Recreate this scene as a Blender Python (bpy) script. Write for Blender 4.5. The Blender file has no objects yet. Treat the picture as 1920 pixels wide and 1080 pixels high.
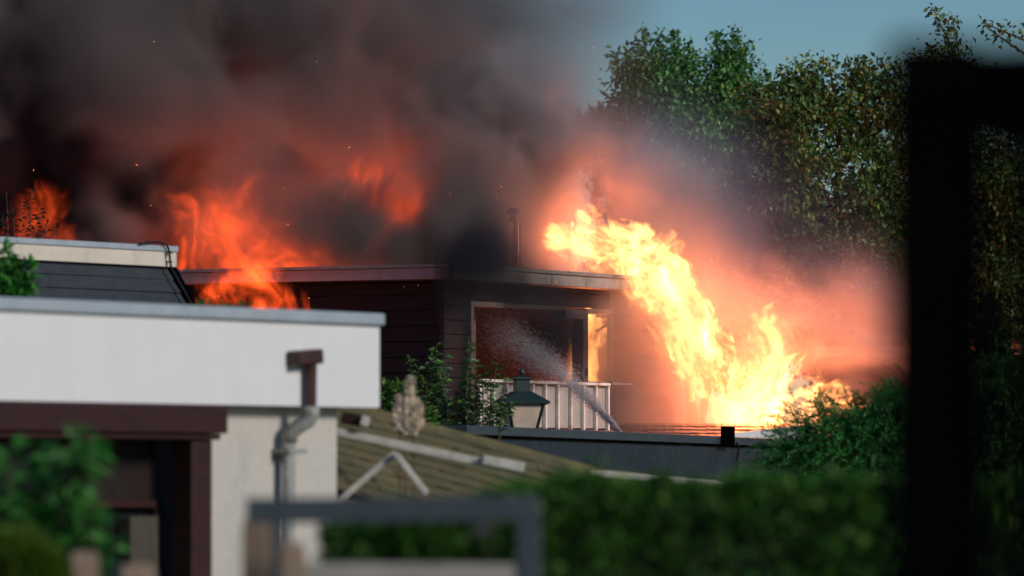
import bpy, math, random, time
import numpy as np
from mathutils import Vector, Matrix
T0 = time.time()
random.seed(7)
scene = bpy.context.scene
COL = scene.collection

# ---------------------------------------------------------------- camera
F = 10667.0                      # focal length in pixels of a 1920 wide frame (200 mm on 36 mm)
PITCH = math.atan(360 / F)       # the horizon lies low in the frame
CP, SP = math.cos(PITCH), math.sin(PITCH)
EYE = 1.6
cam = bpy.data.cameras.new('camera')
cam.lens = 200.0
cam.sensor_width = 36.0
cam.clip_start = 0.5
cam.clip_end = 6000
cam.dof.use_dof = True
cam.dof.focus_distance = 58.0
cam.dof.aperture_fstop = 2.9
camo = bpy.data.objects.new('camera', cam)
COL.objects.link(camo)
camo.location = (0, 0, EYE)
camo.rotation_euler = (math.pi / 2 + PITCH, 0, 0)
scene.camera = camo

# ---------------------------------------------------------------- sky, sun, exposure
SUN_DIR = Vector((0.74, -0.52, 0.42)).normalized()      # towards the sun: behind the camera, to the right
world_ = bpy.data.worlds.new('World')
scene.world = world_
world_.use_nodes = True
wn = world_.node_tree.nodes
wl = world_.node_tree.links
bg = wn['Background']
sky = wn.new('ShaderNodeTexSky')
sky.sky_type = 'NISHITA'
sky.sun_disc = False
sky.sun_elevation = math.asin(SUN_DIR.z)
sky.sun_rotation = math.atan2(SUN_DIR.x, SUN_DIR.y)
sky.altitude = 0
sky.air_density = 1.0
sky.dust_density = 0.0
sky.ozone_density = 4.0
hsv = wn.new('ShaderNodeHueSaturation')
hsv.inputs['Hue'].default_value = 0.505
hsv.inputs['Saturation'].default_value = 1.4
hsv.inputs['Value'].default_value = 1.0
wl.new(sky.outputs[0], hsv.inputs['Color'])
wl.new(hsv.outputs[0], bg.inputs['Color'])
bg.inputs['Strength'].default_value = 0.056
sun = bpy.data.lights.new('sun', 'SUN')
sun.energy = 2.2
sun.angle = math.radians(14)
sun.color = (1.0, 0.93, 0.84)
suno = bpy.data.objects.new('sun', sun)
COL.objects.link(suno)
suno.rotation_euler = SUN_DIR.to_track_quat('Z', 'Y').to_euler()
suno.location = (20, -20, 30)
vs = scene.view_settings
vs.view_transform = 'Standard'
vs.look = 'None'
vs.exposure = 0.15
vs.gamma = 1.0
vs.use_curve_mapping = False
cy = scene.cycles
cy.max_bounces = 6
cy.diffuse_bounces = 2
cy.glossy_bounces = 2
cy.transmission_bounces = 4
cy.transparent_max_bounces = 24
cy.volume_bounces = 0
cy.volume_step_rate = 5.0
cy.volume_max_steps = 512
cy.use_adaptive_sampling = True
cy.adaptive_threshold = 0.012
cy.sample_clamp_indirect = 3.0
cy.sample_clamp_direct = 6.0
cy.use_denoising = True

# ---------------------------------------------------------------- pixel <-> world
def W3(px, py, d):
    u = (px - 960) / F
    v = (540 - py) / F
    k = d / (CP - v * SP)
    return Vector((u * k, d, EYE + (v * CP + SP) * k))
def project(x, y, z):
    w = y * CP + (z - EYE) * SP
    return 960 + F * x / w, 540 - F * ((z - EYE) * CP - y * SP) / w
def m_per_px(d):
    return d / F

class Wall:
    """A vertical plane through two ground points given as (pixel column, distance); u runs along it, n towards the viewer."""
    def __init__(s, a, b):
        s.A = Vector(W3(a[0], 900, a[1])[:2])
        s.B = Vector(W3(b[0], 900, b[1])[:2])
        s.len = (s.B - s.A).length
        s.u = (s.B - s.A) / s.len
        n = Vector((s.u.y, -s.u.x))
        s.n = n if n.y < 0 else -n
    def pt(s, u, n, z):
        p = s.A + s.u * u + s.n * n
        return Vector((p.x, p.y, z))
    def at(s, px, py, n=0.0):
        """(u, z) of the point of the plane at depth n that shows at that pixel"""
        r = W3(px, py, 1.0) - Vector((0, 0, EYE))
        o = s.A + s.n * n
        k = (o.x * s.n.x + o.y * s.n.y) / (r.x * s.n.x + r.y * s.n.y)
        p = r * k
        return (Vector((p.x, p.y)) - o).dot(s.u), EYE + p.z
    def off(s, n):
        w = Wall.__new__(Wall)
        w.A = s.A + s.n * n; w.B = s.B + s.n * n
        w.len, w.u, w.n = s.len, s.u.copy(), s.n.copy()
        return w

# ---------------------------------------------------------------- mesh builder
class MB:
    def __init__(s):
        s.v = []; s.f = []
    def add(s, vs_, fs):
        b = len(s.v)
        s.v += [tuple(v) for v in vs_]
        s.f += [tuple(i + b for i in f) for f in fs]
        return s
    def hexa(s, p):
        """eight points: bottom ring 0-3, top ring 4-7"""
        return s.add(p, [(0, 3, 2, 1), (4, 5, 6, 7), (0, 1, 5, 4), (1, 2, 6, 5), (2, 3, 7, 6), (3, 0, 4, 7)])
    def box(s, c, h, rz=0.0):
        M = Matrix.Rotation(rz, 3, 'Z')
        p = [Vector(c) + M @ Vector((x * h[0], y * h[1], z * h[2])) for z in (-1, 1) for x, y in ((-1, -1), (1, -1), (1, 1), (-1, 1))]
        return s.hexa(p)
    def wbox(s, w, u0, u1, n0, n1, z0, z1):
        p = [w.pt(u, n, z) for z in (z0, z1) for u, n in ((u0, n0), (u1, n0), (u1, n1), (u0, n1))]
        return s.hexa(p)
    def bar(s, a, b, w, h, up=(0, 0, 1)):
        a = Vector(a); b = Vector(b)
        t = (b - a).normalized()
        r = t.cross(Vector(up))
        if r.length < 1e-4:
            r = t.cross(Vector((1, 0, 0)))
        r.normalize(); q = r.cross(t)
        p = [c + r * x * w / 2 + q * y * h / 2 for c in (a, b) for x, y in ((-1, -1), (1, -1), (1, 1), (-1, 1))]
        return s.hexa(p)
    def tube(s, pts, rad, seg=8, cap=True):
        pts = [Vector(p) for p in pts]
        rad = [rad] * len(pts) if not hasattr(rad, '__len__') else rad
        b = len(s.v)
        ref = None
        for i, p in enumerate(pts):
            t = (pts[min(i + 1, len(pts) - 1)] - pts[max(i - 1, 0)]).normalized()
            if ref is None:
                ref = t.cross(Vector((0, 1, 0.13)))
                if ref.length < 1e-3: ref = t.cross(Vector((1, 0, 0)))
            r = (ref - t * ref.dot(t)).normalized(); ref = r
            q = t.cross(r)
            for k in range(seg):
                a = 2 * math.pi * k / seg
                s.v.append(tuple(p + (r * math.cos(a) + q * math.sin(a)) * rad[i]))
        for i in range(len(pts) - 1):
            for k in range(seg):
                k2 = (k + 1) % seg
                s.f.append((b + i * seg + k, b + i * seg + k2, b + (i + 1) * seg + k2, b + (i + 1) * seg + k))
        if cap:
            s.f.append(tuple(b + k for k in range(seg))[::-1])
            s.f.append(tuple(b + (len(pts) - 1) * seg + k for k in range(seg)))
        return s
    def lathe(s, c, prof, seg=10, rz=0.0, square=False):
        """profile of (radius, z); square: four corners"""
        seg = 4 if square else seg
        b = len(s.v)
        for r, z in prof:
            for k in range(seg):
                a = 2 * math.pi * k / seg + rz + (math.pi / 4 if square else 0)
                rr = r * (math.sqrt(2) if square else 1)
                s.v.append((c[0] + rr * math.cos(a), c[1] + rr * math.sin(a), c[2] + z))
        for i in range(len(prof) - 1):
            for k in range(seg):
                k2 = (k + 1) % seg
                s.f.append((b + i * seg + k, b + i * seg + k2, b + (i + 1) * seg + k2, b + (i + 1) * seg + k))
        s.f.append(tuple(b + k for k in range(seg))[::-1])
        s.f.append(tuple(b + (len(prof) - 1) * seg + k for k in range(seg)))
        return s
    def build(s, name, mat, parent=None, bevel=0.0, smooth=False):
        me = bpy.data.meshes.new(name)
        me.from_pydata(s.v, [], s.f)
        me.update()
        return link(name, me, mat, parent, bevel, smooth)

def link(name, me, mat, parent=None, bevel=0.0, smooth=False):
    if mat is not None and len(me.materials) == 0:
        me.materials.append(mat)
    o = bpy.data.objects.new(name, me)
    COL.objects.link(o)
    if parent is not None:
        o.parent = parent
        o.matrix_parent_inverse = parent.matrix_basis.inverted()
    if smooth:
        me.polygons.foreach_set('use_smooth', [True] * len(me.polygons))
    if bevel:
        m = o.modifiers.new('bevel', 'BEVEL')
        m.width = bevel; m.segments = 2; m.limit_method = 'ANGLE'
    return o

def tag(o, label=None, cat=None, group=None, kind=None):
    if label: o['label'] = label
    if cat: o['category'] = cat
    if group: o['group'] = group
    if kind: o['kind'] = kind
    return o
def thing(name, loc, label, cat, group=None):
    o = bpy.data.objects.new(name, None)
    o.empty_display_size = 0.1
    COL.objects.link(o)
    o.location = loc
    return tag(o, label, cat, group)

# ---------------------------------------------------------------- materials
def mat(name, col, rough=0.7, var=0.15, scale=6.0, col2=None, bump=0.0, bscale=40.0, spec=0.4, metal=0.0,
        stretch=(1, 1, 1), dirt=None, dirt_amt=0.0, dirt_scale=2.0, dirt_stretch=(1, 1, 1), island=0.0):
    m = bpy.data.materials.new(name)
    m.use_nodes = True
    nt = m.node_tree; N = nt.nodes; L = nt.links
    bs = N['Principled BSDF']
    bs.inputs['Roughness'].default_value = rough
    bs.inputs['Specular IOR Level'].default_value = spec
    bs.inputs['Metallic'].default_value = metal
    tc = N.new('ShaderNodeNewGeometry')
    def mapped(st):
        mp = N.new('ShaderNodeMapping'); mp.inputs['Scale'].default_value = st
        L.new(tc.outputs['Position'], mp.inputs[0]); return mp.outputs[0]
    nz = N.new('ShaderNodeTexNoise'); nz.inputs['Scale'].default_value = scale
    nz.inputs['Detail'].default_value = 6; nz.inputs['Roughness'].default_value = 0.65
    L.new(mapped(stretch), nz.inputs['Vector'])
    mx = N.new('ShaderNodeMix'); mx.data_type = 'RGBA'
    c2 = col2 or tuple(c * (1 - var) for c in col)
    c1 = col if col2 else tuple(min(1, c * (1 + var)) for c in col)
    mx.inputs['A'].default_value = (*c1, 1); mx.inputs['B'].default_value = (*c2, 1)
    rmp = N.new('ShaderNodeMapRange'); rmp.inputs['From Min'].default_value = 0.32; rmp.inputs['From Max'].default_value = 0.68
    L.new(nz.outputs['Fac'], rmp.inputs['Value']); L.new(rmp.outputs[0], mx.inputs['Factor'])
    out = mx.outputs['Result']
    if dirt:
        n2 = N.new('ShaderNodeTexNoise'); n2.inputs['Scale'].default_value = dirt_scale; n2.inputs['Detail'].default_value = 8
        n2.inputs['Roughness'].default_value = 0.7
        L.new(mapped(dirt_stretch), n2.inputs['Vector'])
        r2 = N.new('ShaderNodeMapRange'); r2.inputs['From Min'].default_value = 0.5; r2.inputs['From Max'].default_value = 0.72
        r2.inputs['To Max'].default_value = dirt_amt
        L.new(n2.outputs['Fac'], r2.inputs['Value'])
        m2 = N.new('ShaderNodeMix'); m2.data_type = 'RGBA'; m2.inputs['B'].default_value = (*dirt, 1)
        L.new(out, m2.inputs['A']); L.new(r2.outputs[0], m2.inputs['Factor']); out = m2.outputs['Result']
    if island:
        ri = N.new('ShaderNodeMapRange'); ri.inputs['To Min'].default_value = 1 - island; ri.inputs['To Max'].default_value = 1 + island
        L.new(tc.outputs['Random Per Island'], ri.inputs['Value'])
        m3 = N.new('ShaderNodeVectorMath'); m3.operation = 'SCALE'
        L.new(out, m3.inputs[0]); L.new(ri.outputs[0], m3.inputs['Scale']); out = m3.outputs[0]
    L.new(out, bs.inputs['Base Color'])
    if bump:
        nb = N.new('ShaderNodeTexNoise'); nb.inputs['Scale'].default_value = bscale; nb.inputs['Detail'].default_value = 5
        L.new(mapped(stretch), nb.inputs['Vector'])
        b = N.new('ShaderNodeBump'); b.inputs['Strength'].default_value = bump; b.inputs['Distance'].default_value = 0.01
        L.new(nb.outputs['Fac'], b.inputs['Height']); L.new(b.outputs[0], bs.inputs['Normal'])
    return m

def leaf_mat(name, a, b, c=None, trans=0.25, rough=0.5, patch=1.5):
    """leaf colour: large patches a-b, each leaf its own brightness, now and then a leaf of colour c"""
    m = bpy.data.materials.new(name); m.use_nodes = True
    nt = m.node_tree; N = nt.nodes; L = nt.links
    bs = N['Principled BSDF']; bs.inputs['Roughness'].default_value = rough
    bs.inputs['Specular IOR Level'].default_value = 0.35
    g = N.new('ShaderNodeNewGeometry')
    nz = N.new('ShaderNodeTexNoise'); nz.inputs['Scale'].default_value = patch; nz.inputs['Detail'].default_value = 3
    L.new(g.outputs['Position'], nz.inputs['Vector'])
    r = N.new('ShaderNodeMapRange'); r.inputs['From Min'].default_value = .35; r.inputs['From Max'].default_value = .65
    L.new(nz.outputs['Fac'], r.inputs['Value'])
    mx = N.new('ShaderNodeMix'); mx.data_type = 'RGBA'; mx.inputs['A'].default_value = (*a, 1); mx.inputs['B'].default_value = (*b, 1)
    L.new(r.outputs[0], mx.inputs['Factor'])
    out = mx.outputs['Result']
    if c:
        gt = N.new('ShaderNodeMapRange'); gt.inputs['From Min'].default_value = .72; gt.inputs['From Max'].default_value = 1.0
        L.new(g.outputs['Random Per Island'], gt.inputs['Value'])
        m2 = N.new('ShaderNodeMix'); m2.data_type = 'RGBA'; m2.inputs['B'].default_value = (*c, 1)
        L.new(out, m2.inputs['A']); L.new(gt.outputs[0], m2.inputs['Factor']); out = m2.outputs['Result']
    wv = N.new('ShaderNodeTexWhiteNoise'); wv.noise_dimensions = '1D'
    L.new(g.outputs['Random Per Island'], wv.inputs['W'])
    rr = N.new('ShaderNodeMapRange'); rr.inputs['To Min'].default_value = .6; rr.inputs['To Max'].default_value = 1.35
    L.new(wv.outputs['Value'], rr.inputs['Value'])
    sc_ = N.new('ShaderNodeVectorMath'); sc_.operation = 'SCALE'
    L.new(out, sc_.inputs[0]); L.new(rr.outputs[0], sc_.inputs['Scale'])
    L.new(sc_.outputs[0], bs.inputs['Base Color'])
    tr = N.new('ShaderNodeBsdfTranslucent'); L.new(sc_.outputs[0], tr.inputs['Color'])
    ms = N.new('ShaderNodeMixShader'); ms.inputs[0].default_value = trans
    L.new(bs.outputs[0], ms.inputs[1]); L.new(tr.outputs[0], ms.inputs[2])
    L.new(ms.outputs[0], N['Material Output'].inputs['Surface'])
    return m

M = {}
M['white'] = mat('white_fascia_paint', (.75, .74, .73), .55, .03, 3, dirt=(.6, .6, .57), dirt_amt=.2, dirt_scale=2.5, dirt_stretch=(1, 1, .25))
M['zinc'] = mat('grey_roof_trim', (.42, .47, .51), .45, .08, 8, metal=.2, dirt=(.3, .33, .34), dirt_amt=.5, dirt_scale=5)
M['render'] = mat('cream_render', (.56, .52, .46), .9, .07, 30, bump=.4, bscale=160, dirt=(.33, .3, .25), dirt_amt=.5, dirt_scale=2.2, dirt_stretch=(1, 1, .4))
M['redbrown'] = mat('red_brown_timber', (.038, .01, .008), .5, .3, 5, stretch=(1, 1, 6), bump=.1)
M['redbrown_dark'] = mat('dark_brown_panel', (.015, .007, .006), .6, .3, 6, stretch=(6, 6, .7))
M['pipe_brown'] = mat('brown_pipe', (.055, .022, .018), .4, .3, 9)
M['pipe_grey'] = mat('grey_pipe', (.3, .3, .27), .5, .25, 9, dirt=(.16, .14, .1), dirt_amt=.7, dirt_scale=7)
M['glass_dark'] = mat('dark_window_glass', (.01, .012, .012), .08, .2, 4, spec=.6)
M['moss'] = mat('mossy_roof_boards', (.15, .13, .065), .95, .3, 7, col2=(.06, .062, .025), bump=.7, bscale=50, dirt=(.3, .2, .1), dirt_amt=.7, dirt_scale=3.5, island=.25)
M['truss'] = mat('weathered_white_timber', (.55, .52, .46), .8, .2, 14, dirt=(.3, .13, .05), dirt_amt=.6, dirt_scale=5)
M['gate'] = mat('dark_grey_metal', (.055, .068, .078), .5, .15, 12)
M['post_wood'] = mat('weathered_post_wood', (.24, .17, .12), .85, .3, 9, stretch=(4, 4, .5))
M['pale_board'] = mat('pale_weathered_board', (.36, .33, .29), .85, .2, 7, stretch=(.6, 3, 3))
M['black'] = mat('black_painted_timber', (.002, .002, .0025), .9, .2, 8, spec=.0)
M['blackboard'] = mat('black_stained_boards', (.03, .034, .042), .6, .35, 18, stretch=(.5, .5, 5), bump=.5, bscale=30, dirt=(.05, .06, .07), dirt_amt=.6, dirt_scale=9, island=.2)
M['cable'] = mat('black_cable', (.012, .012, .013), .45, .2, 20)
M['cream'] = mat('cream_fascia', (.66, .58, .48), .7, .05, 6, dirt=(.4, .35, .28), dirt_amt=.4, dirt_scale=4, dirt_stretch=(1, 1, .3))
M['slate'] = mat('dark_blue_grey_cladding', (.016, .023, .031), .5, .15, 5, dirt=(.06, .07, .075), dirt_amt=.5, dirt_scale=7)
M['slate_cap'] = mat('blue_grey_coping', (.05, .066, .078), .42, .2, 9, metal=.25, dirt=(.035, .04, .05), dirt_amt=.6, dirt_scale=6)
M['char'] = mat('scorched_dark_boards', (.011, .0095, .0095), .8, .35, 9, stretch=(.4, .4, 5), bump=.4, dirt=(.012, .011, .011), dirt_amt=.8, dirt_scale=3, island=.18)
M['siding'] = mat('dark_grey_siding', (.026, .028, .034), .7, .25, 12, stretch=(.5, .5, 5), bump=.3, dirt=(.02, .02, .02), dirt_amt=.7, dirt_scale=4, island=.12)
M['siding_warm'] = mat('brown_siding', (.07, .045, .038), .75, .25, 10, stretch=(.5, .5, 5), bump=.3, dirt=(.05, .035, .03), dirt_amt=.7, dirt_scale=3, island=.12)
M['house_fascia'] = mat('smoke_stained_fascia', (.34, .3, .26), .7, .1, 6, dirt=(.07, .06, .055), dirt_amt=.9, dirt_scale=2.3, dirt_stretch=(1, 1, .5))
M['house_trim'] = mat('stained_grey_roof_trim', (.22, .22, .2), .6, .15, 9, dirt=(.06, .06, .055), dirt_amt=.8, dirt_scale=3)
M['frame_pale'] = mat('scorched_pale_frame', (.3, .25, .2), .7, .2, 9, dirt=(.12, .09, .07), dirt_amt=.7, dirt_scale=5)
M['frame_grey'] = mat('grey_door_frame', (.1, .1, .105), .6, .2, 8)
M['baluster'] = mat('peeling_white_batten', (.74, .7, .64), .6, .08, 14, dirt=(.25, .13, .07), dirt_amt=.8, dirt_scale=9, dirt_stretch=(1, 1, .4))
M['balcony_board'] = mat('dull_pink_board', (.48, .38, .33), .8, .12, 8, stretch=(3, 3, .5), dirt=(.25, .18, .15), dirt_amt=.5, dirt_scale=5)
M['flue'] = mat('steel_flue', (.16, .15, .145), .45, .15, 8, metal=.9)
M['flue_dark'] = mat('sooty_flue_cap', (.06, .055, .055), .6, .2, 8)
M['lamp_green'] = mat('dark_green_lantern_metal', (.016, .034, .03), .42, .25, 20, dirt=(.06, .09, .075), dirt_amt=.5, dirt_scale=16)
M['lamp_glass'] = mat('frosted_lantern_glass', (.62, .47, .36), .35, .1, 14, dirt=(.32, .24, .18), dirt_amt=.6, dirt_scale=8)
M['tile'] = mat('wet_roof_tile', (.1, .05, .04), .5, .25, 10, spec=.4, island=.25)
M['dim_board'] = mat('dim_door_board', (.07, .06, .045), .8, .3, 9, stretch=(4, 4, .5))
M['bark'] = mat('bark', (.11, .082, .062), .95, .35, 14, stretch=(2, 2, .5), bump=.8, bscale=40)
M['stem'] = mat('green_brown_stem', (.1, .075, .045), .9, .3, 14)
M['soil'] = mat('ground_grass_and_soil', (.06, .07, .03), .95, .3, 1.5, col2=(.09, .07, .05), bump=.5, bscale=6)
M['plume'] = mat('pampas_plume', (.85, .7, .53), .9, .12, 20, island=.2)
M['hedge'] = leaf_mat('hedge_leaves', (.055, .2, .017), (.033, .12, .015), (.17, .31, .05), trans=.3, patch=4)
M['bush'] = leaf_mat('bush_leaves', (.06, .3, .035), (.045, .18, .035), (.16, .42, .1), trans=.3, patch=5)
M['topiary'] = leaf_mat('clipped_bush_leaves', (.1, .19, .012), (.065, .13, .01), (.17, .25, .03), trans=.3, patch=5)
M['apple'] = leaf_mat('apple_leaves', (.1, .24, .04), (.07, .16, .035), (.42, .48, .26), trans=.25, patch=6)
M['laurel'] = leaf_mat('laurel_leaves', (.09, .22, .03), (.065, .16, .025), (.25, .34, .09), trans=.25, patch=6)
M['juniper'] = leaf_mat('juniper_needles', (.07, .32, .06), (.045, .2, .055), (.17, .42, .11), trans=.2, patch=4)
M['juniper_right'] = leaf_mat('light_juniper_needles', (.05, .15, .025), (.03, .1, .02), (.1, .2, .04), trans=.2, patch=4)  # the second juniper's own needle green
M['cypress'] = leaf_mat('cypress_sprays', (.025, .05, .012), (.016, .032, .01), (.05, .07, .02), trans=.2, patch=4)
M['tree_green'] = leaf_mat('tall_tree_leaves', (.12, .3, .07), (.08, .22, .065), (.28, .46, .13), trans=.25, patch=1.6)
M['tree_olive'] = leaf_mat('broad_tree_leaves', (.11, .22, .05), (.07, .15, .045), (.4, .44, .13), trans=.25, patch=1.8)
M['tree_dark'] = leaf_mat('background_tree_leaves', (.08, .17, .07), (.06, .13, .06), (.18, .26, .1), trans=.2, patch=1.5)
M['tree_rust'] = leaf_mat('rust_seed_clusters', (.16, .085, .05), (.11, .06, .04), (.22, .13, .08), trans=.2, patch=3)
M['silhouette'] = leaf_mat('dark_twig_leaves', (.03, .03, .015), (.02, .02, .012), None, trans=.2, patch=3)

# ---------------------------------------------------------------- foliage helpers
RNG = np.random.default_rng(11)
def unit(a):
    return a / np.maximum(np.linalg.norm(a, axis=-1, keepdims=True), 1e-9)
def leaf_mesh(name, P, D, length, width, fold=0.25, droop=0.15, rng=RNG, side=None):
    """one folded, drooping leaf of four triangles per point: base P, axis D"""
    n = len(P)
    P = np.asarray(P, float); D = unit(np.asarray(D, float))
    L = (np.ones(n) * length if np.ndim(length) == 0 else length)[:, None]
    Wd = (np.ones(n) * width if np.ndim(width) == 0 else width)[:, None]
    S = unit(np.cross(D, rng.normal(size=(n, 3)) + (np.array([0, 0, 1.6]) if side is None else side)))
    U = np.cross(S, D)
    v = np.stack([P, P + D * L * .45 + S * Wd * .5 + U * Wd * fold, P + D * L * .5 - U * L * droop * .25,
                  P + D * L * .45 - S * Wd * .5 + U * Wd * fold, P + D * L - U * L * droop], 1)
    f = np.array([[0, 1, 2], [0, 2, 3], [1, 4, 2], [2, 4, 3]])
    return tri_mesh(name, v.reshape(-1, 3), (np.arange(n)[:, None, None] * 5 + f[None]).reshape(-1, 3))
def tri_mesh(name, v, f):
    me = bpy.data.meshes.new(name)
    me.vertices.add(len(v)); me.vertices.foreach_set('co', np.asarray(v, np.float32).ravel())
    k = f.shape[1]
    me.loops.add(f.size); me.loops.foreach_set('vertex_index', f.astype(np.int32).ravel())
    me.polygons.add(len(f)); me.polygons.foreach_set('loop_start', (np.arange(len(f)) * k).astype(np.int32))
    me.update(calc_edges=True)
    return me

# ---------------------------------------------------------------- ground
g = MB()
g.add([(-3000, -50, 0), (3000, -50, 0), (3000, 4000, 0), (-3000, 4000, 0)], [(0, 1, 2, 3)])
tag(g.build('ground', M['soil']), kind='structure')

# ---------------------------------------------------------------- burning house
R = Wall((830, 58.0), (1140, 61.2))          # the side that runs away to the right
LW = Wall((340, 59.6), (830, 58.0))          # the side that runs away to the left
house = thing('burning_house', R.pt(0, 0, 0), 'single storey flat roofed house on fire with dark boards and stained pale fascia', 'house')
uR1, zf0 = R.at(1140, 545); _, zf1 = R.at(830, 525)
ZF0, ZF1, ZT = 3.64, 3.757, 3.795            # fascia bottom, trim bottom, trim top
uEnd = R.at(1262, 600)[0]
uL0 = -1.2
OVER = 0.22
MB().wbox(R, -OVER, uEnd, 0.0 + OVER, OVER + .03, ZF0, ZF1).build('fascia', M['house_fascia'], house, .004)
MB().wbox(R, -OVER - .02, uEnd, OVER - .01, OVER + .055, ZF1, ZT).build('roof_trim', M['house_trim'], house, .004)
MB().wbox(LW, uL0, LW.len + OVER, OVER, OVER + .03, ZF0 + .002, ZF1 - .002).build('fascia', M['house_fascia'], house, .004)
MB().wbox(LW, uL0, LW.len + OVER, OVER - .01, OVER + .053, ZF1 + .002, ZT - .002).build('roof_trim', M['house_trim'], house, .004)
# fascia joints
for px in (1030,):
    u = R.at(px, 530, OVER)[0]
    MB().wbox(R, u - .006, u + .006, OVER + .03, OVER + .036, ZF0 + .003, ZF1 - .002).build('joint_strip', M['frame_grey'], house)
u = R.at(831, 510, OVER)[0]
# soffits and the roof slab
slab = MB()
c = [R.pt(-OVER + .03, OVER - .02, 0), R.pt(uEnd, OVER - .02, 0)]
back = [R.pt(uEnd, -4.6, 0), LW.pt(uL0, -2.0, 0), LW.pt(uL0, OVER - .02, 0)]
ring = [(p.x, p.y) for p in c + back]
nr = len(ring)
slab.add([(x, y, ZF0 + .03) for x, y in ring] + [(x, y, ZF1 + .01) for x, y in ring],
         [tuple(range(nr))[::-1], tuple(range(nr, 2 * nr))] + [(i, (i + 1) % nr, nr + (i + 1) % nr, nr + i) for i in range(nr)])
slab.build('roof', M['frame_grey'], house)
# boards: right side up to the door, and above / beside the openings
def boards(w, u0, u1, z0, z1, h, m, n0=-.03, name='board', gap=.008, seed=1):
    r = random.Random(seed)
    z = z0
    while z < z1 - .01:
        t = min(z + h - gap, z1)
        k = r.uniform(-.004, .004)
        b = MB()
        p = [w.pt(u, n, zz) for zz, dn in ((z, .008), (t, 0)) for u, n in ((u0, n0 - .01), (u1, n0 - .01), (u1, n0 + .02 + dn + k), (u0, n0 + .02 + dn + k))]
        b.hexa(p)
        b.build(name, m, house)
        z += h
uD0, _ = R.at(880, 600); uD1, zDt = R.at(1088, 580)
zHead = R.at(885, 568)[1]
uW0 = R.at(1098, 600)[0]; uW1, zWt = R.at(1143, 590); zWb = R.at(1120, 716)[1]
ZFL = 2.12
boards(R, 0.0, uD0 - .02, .3, ZF0, .147, M['siding'], seed=2)
boards(R, uD0 - .02, uW1 + .01, zHead + .02, ZF0, .147, M['char'], seed=3)
boards(R, uW1 + .01, uEnd, .3, ZF0, .147, M['siding_warm'], seed=4)
boards(R, uW0, uW1 + .008, .3, zWb, .147, M['siding_warm'], seed=5)
boards(LW, uL0, LW.len, .3, ZF0, .16, M['char'], seed=6)
# dark backing walls behind the boards, the room inside
bk = MB()
bk.wbox(R, .02, uD0 - .03, -.16, -.045, 0, ZF0)
bk.wbox(R, uD0 - .03, uEnd, -.16, -.045, zHead + .03, ZF0)
bk.wbox(R, uW1 + .2, uEnd, -.16, -.045, 0, zHead + .03)
bk.wbox(R, uD1 + .03, uW1, -.16, -.045, 0, zWb - .02)
bk.build('inner_wall', M['char'], house)
MB().wbox(LW, uL0, LW.len - .05, -.16, -.045, 0, ZF0).build('inner_wall', M['char'], house)
rm = MB()
rm.wbox(R, .1, uEnd, -4.4, -.2, ZFL - .14, ZFL)                  # floor
rm.build('room_floor', M['char'], house)
MB().wbox(R, .1, uEnd, -3.3, -3.2, ZFL + .004, ZF0).build('room_wall', M['siding_warm'], house)
MB().wbox(R, uEnd - .12, uEnd - .04, -3.15, -.2, ZFL + .004, ZF0).build('room_wall', M['siding_warm'], house)
MB().wbox(R, .1, .2, -3.15, -.2, ZFL + .004, ZF0).build('room_wall', M['char'], house)
# door frame (pale) and the grey frame of the window beside it
fr = MB()
fr.wbox(R, uD0 - .02, uD0 + .032, -.1, .035, ZFL, zHead + .02)
fr.wbox(R, uD0 + .032, R.at(938, 570)[0], -.1, .032, zHead - .035, zHead + .018)
fr.build('door_frame', M['frame_pale'], house, .003)
fr = MB()
zt2 = R.at(1090, 581)[1]
fr.wbox(R, uD1, uW0 - .003, -.1, .035, ZFL, zt2)
fr.wbox(R, R.at(1056, 590)[0], uD1, -.1, .032, zt2 - .1, zt2)
fr.wbox(R, R.at(938, 570)[0], R.at(1056, 590)[0], -.1, .02, zHead - .03, zHead + .018)
fr.build('door_frame', M['frame_grey'], house, .003)
fr = MB()
um = R.at(931, 640)[0]
fr.wbox(R, um, um + .05, -.32, -.27, ZFL, zHead - .04)
fr.build('inner_door_stile', M['frame_grey'], house, .003)
fr = MB()
fr.wbox(R, uW0 - .003, uW1, -.1, .022, zWt, zWt + .05)
fr.wbox(R, uW1 - .012, uW1 + .035, -.028, .02, zWb, zWt)
fr.wbox(R, uW0 - .003, uW1 + .05, -.1, .05, zWb - .03, zWb)
fr.build('window_frame', M['frame_pale'], house, .003)
fr = MB()
u = R.at(1093, 640)[0]
fr.wbox(R, u - .012, u + .012, .036, .06, R.at(1093, 705)[1], R.at(1093, 690)[1])
fr.build('door_handle', M['flue'], house)
# balcony: floor, backing boards, battens, rails
BN = .62
B = R.off(BN)
ub0 = B.at(893, 760)[0]; ub1 = B.at(1133, 760)[0]
zb1 = B.at(1000, 714)[1]; zb0 = ZFL + .02
MB().wbox(R, ub0 - .05, ub1 + .1, .05, BN + .06, ZFL - .12, ZFL).build('balcony_floor', M['frame_grey'], house)
MB().wbox(B, ub0, ub1 + .01, .031, .075, zb1 - .03, zb1).build('top_rail', M['baluster'], house, .004)
MB().wbox(R, uW0 - .15, ub1 + .12, BN - .02, BN + .028, zb1 - .02, zb1 + .012).build('handrail', M['frame_grey'], house, .004)
nb = 10
step = (ub1 - ub0) / nb
rb = random.Random(4)
for i in range(nb):
    MB().wbox(B, ub0 + i * step + .004, ub0 + (i + 1) * step - .004, .0, .014 + rb.uniform(0, .004), zb0, zb1 - .032).build('balcony_board', M['balcony_board'], house)
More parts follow.
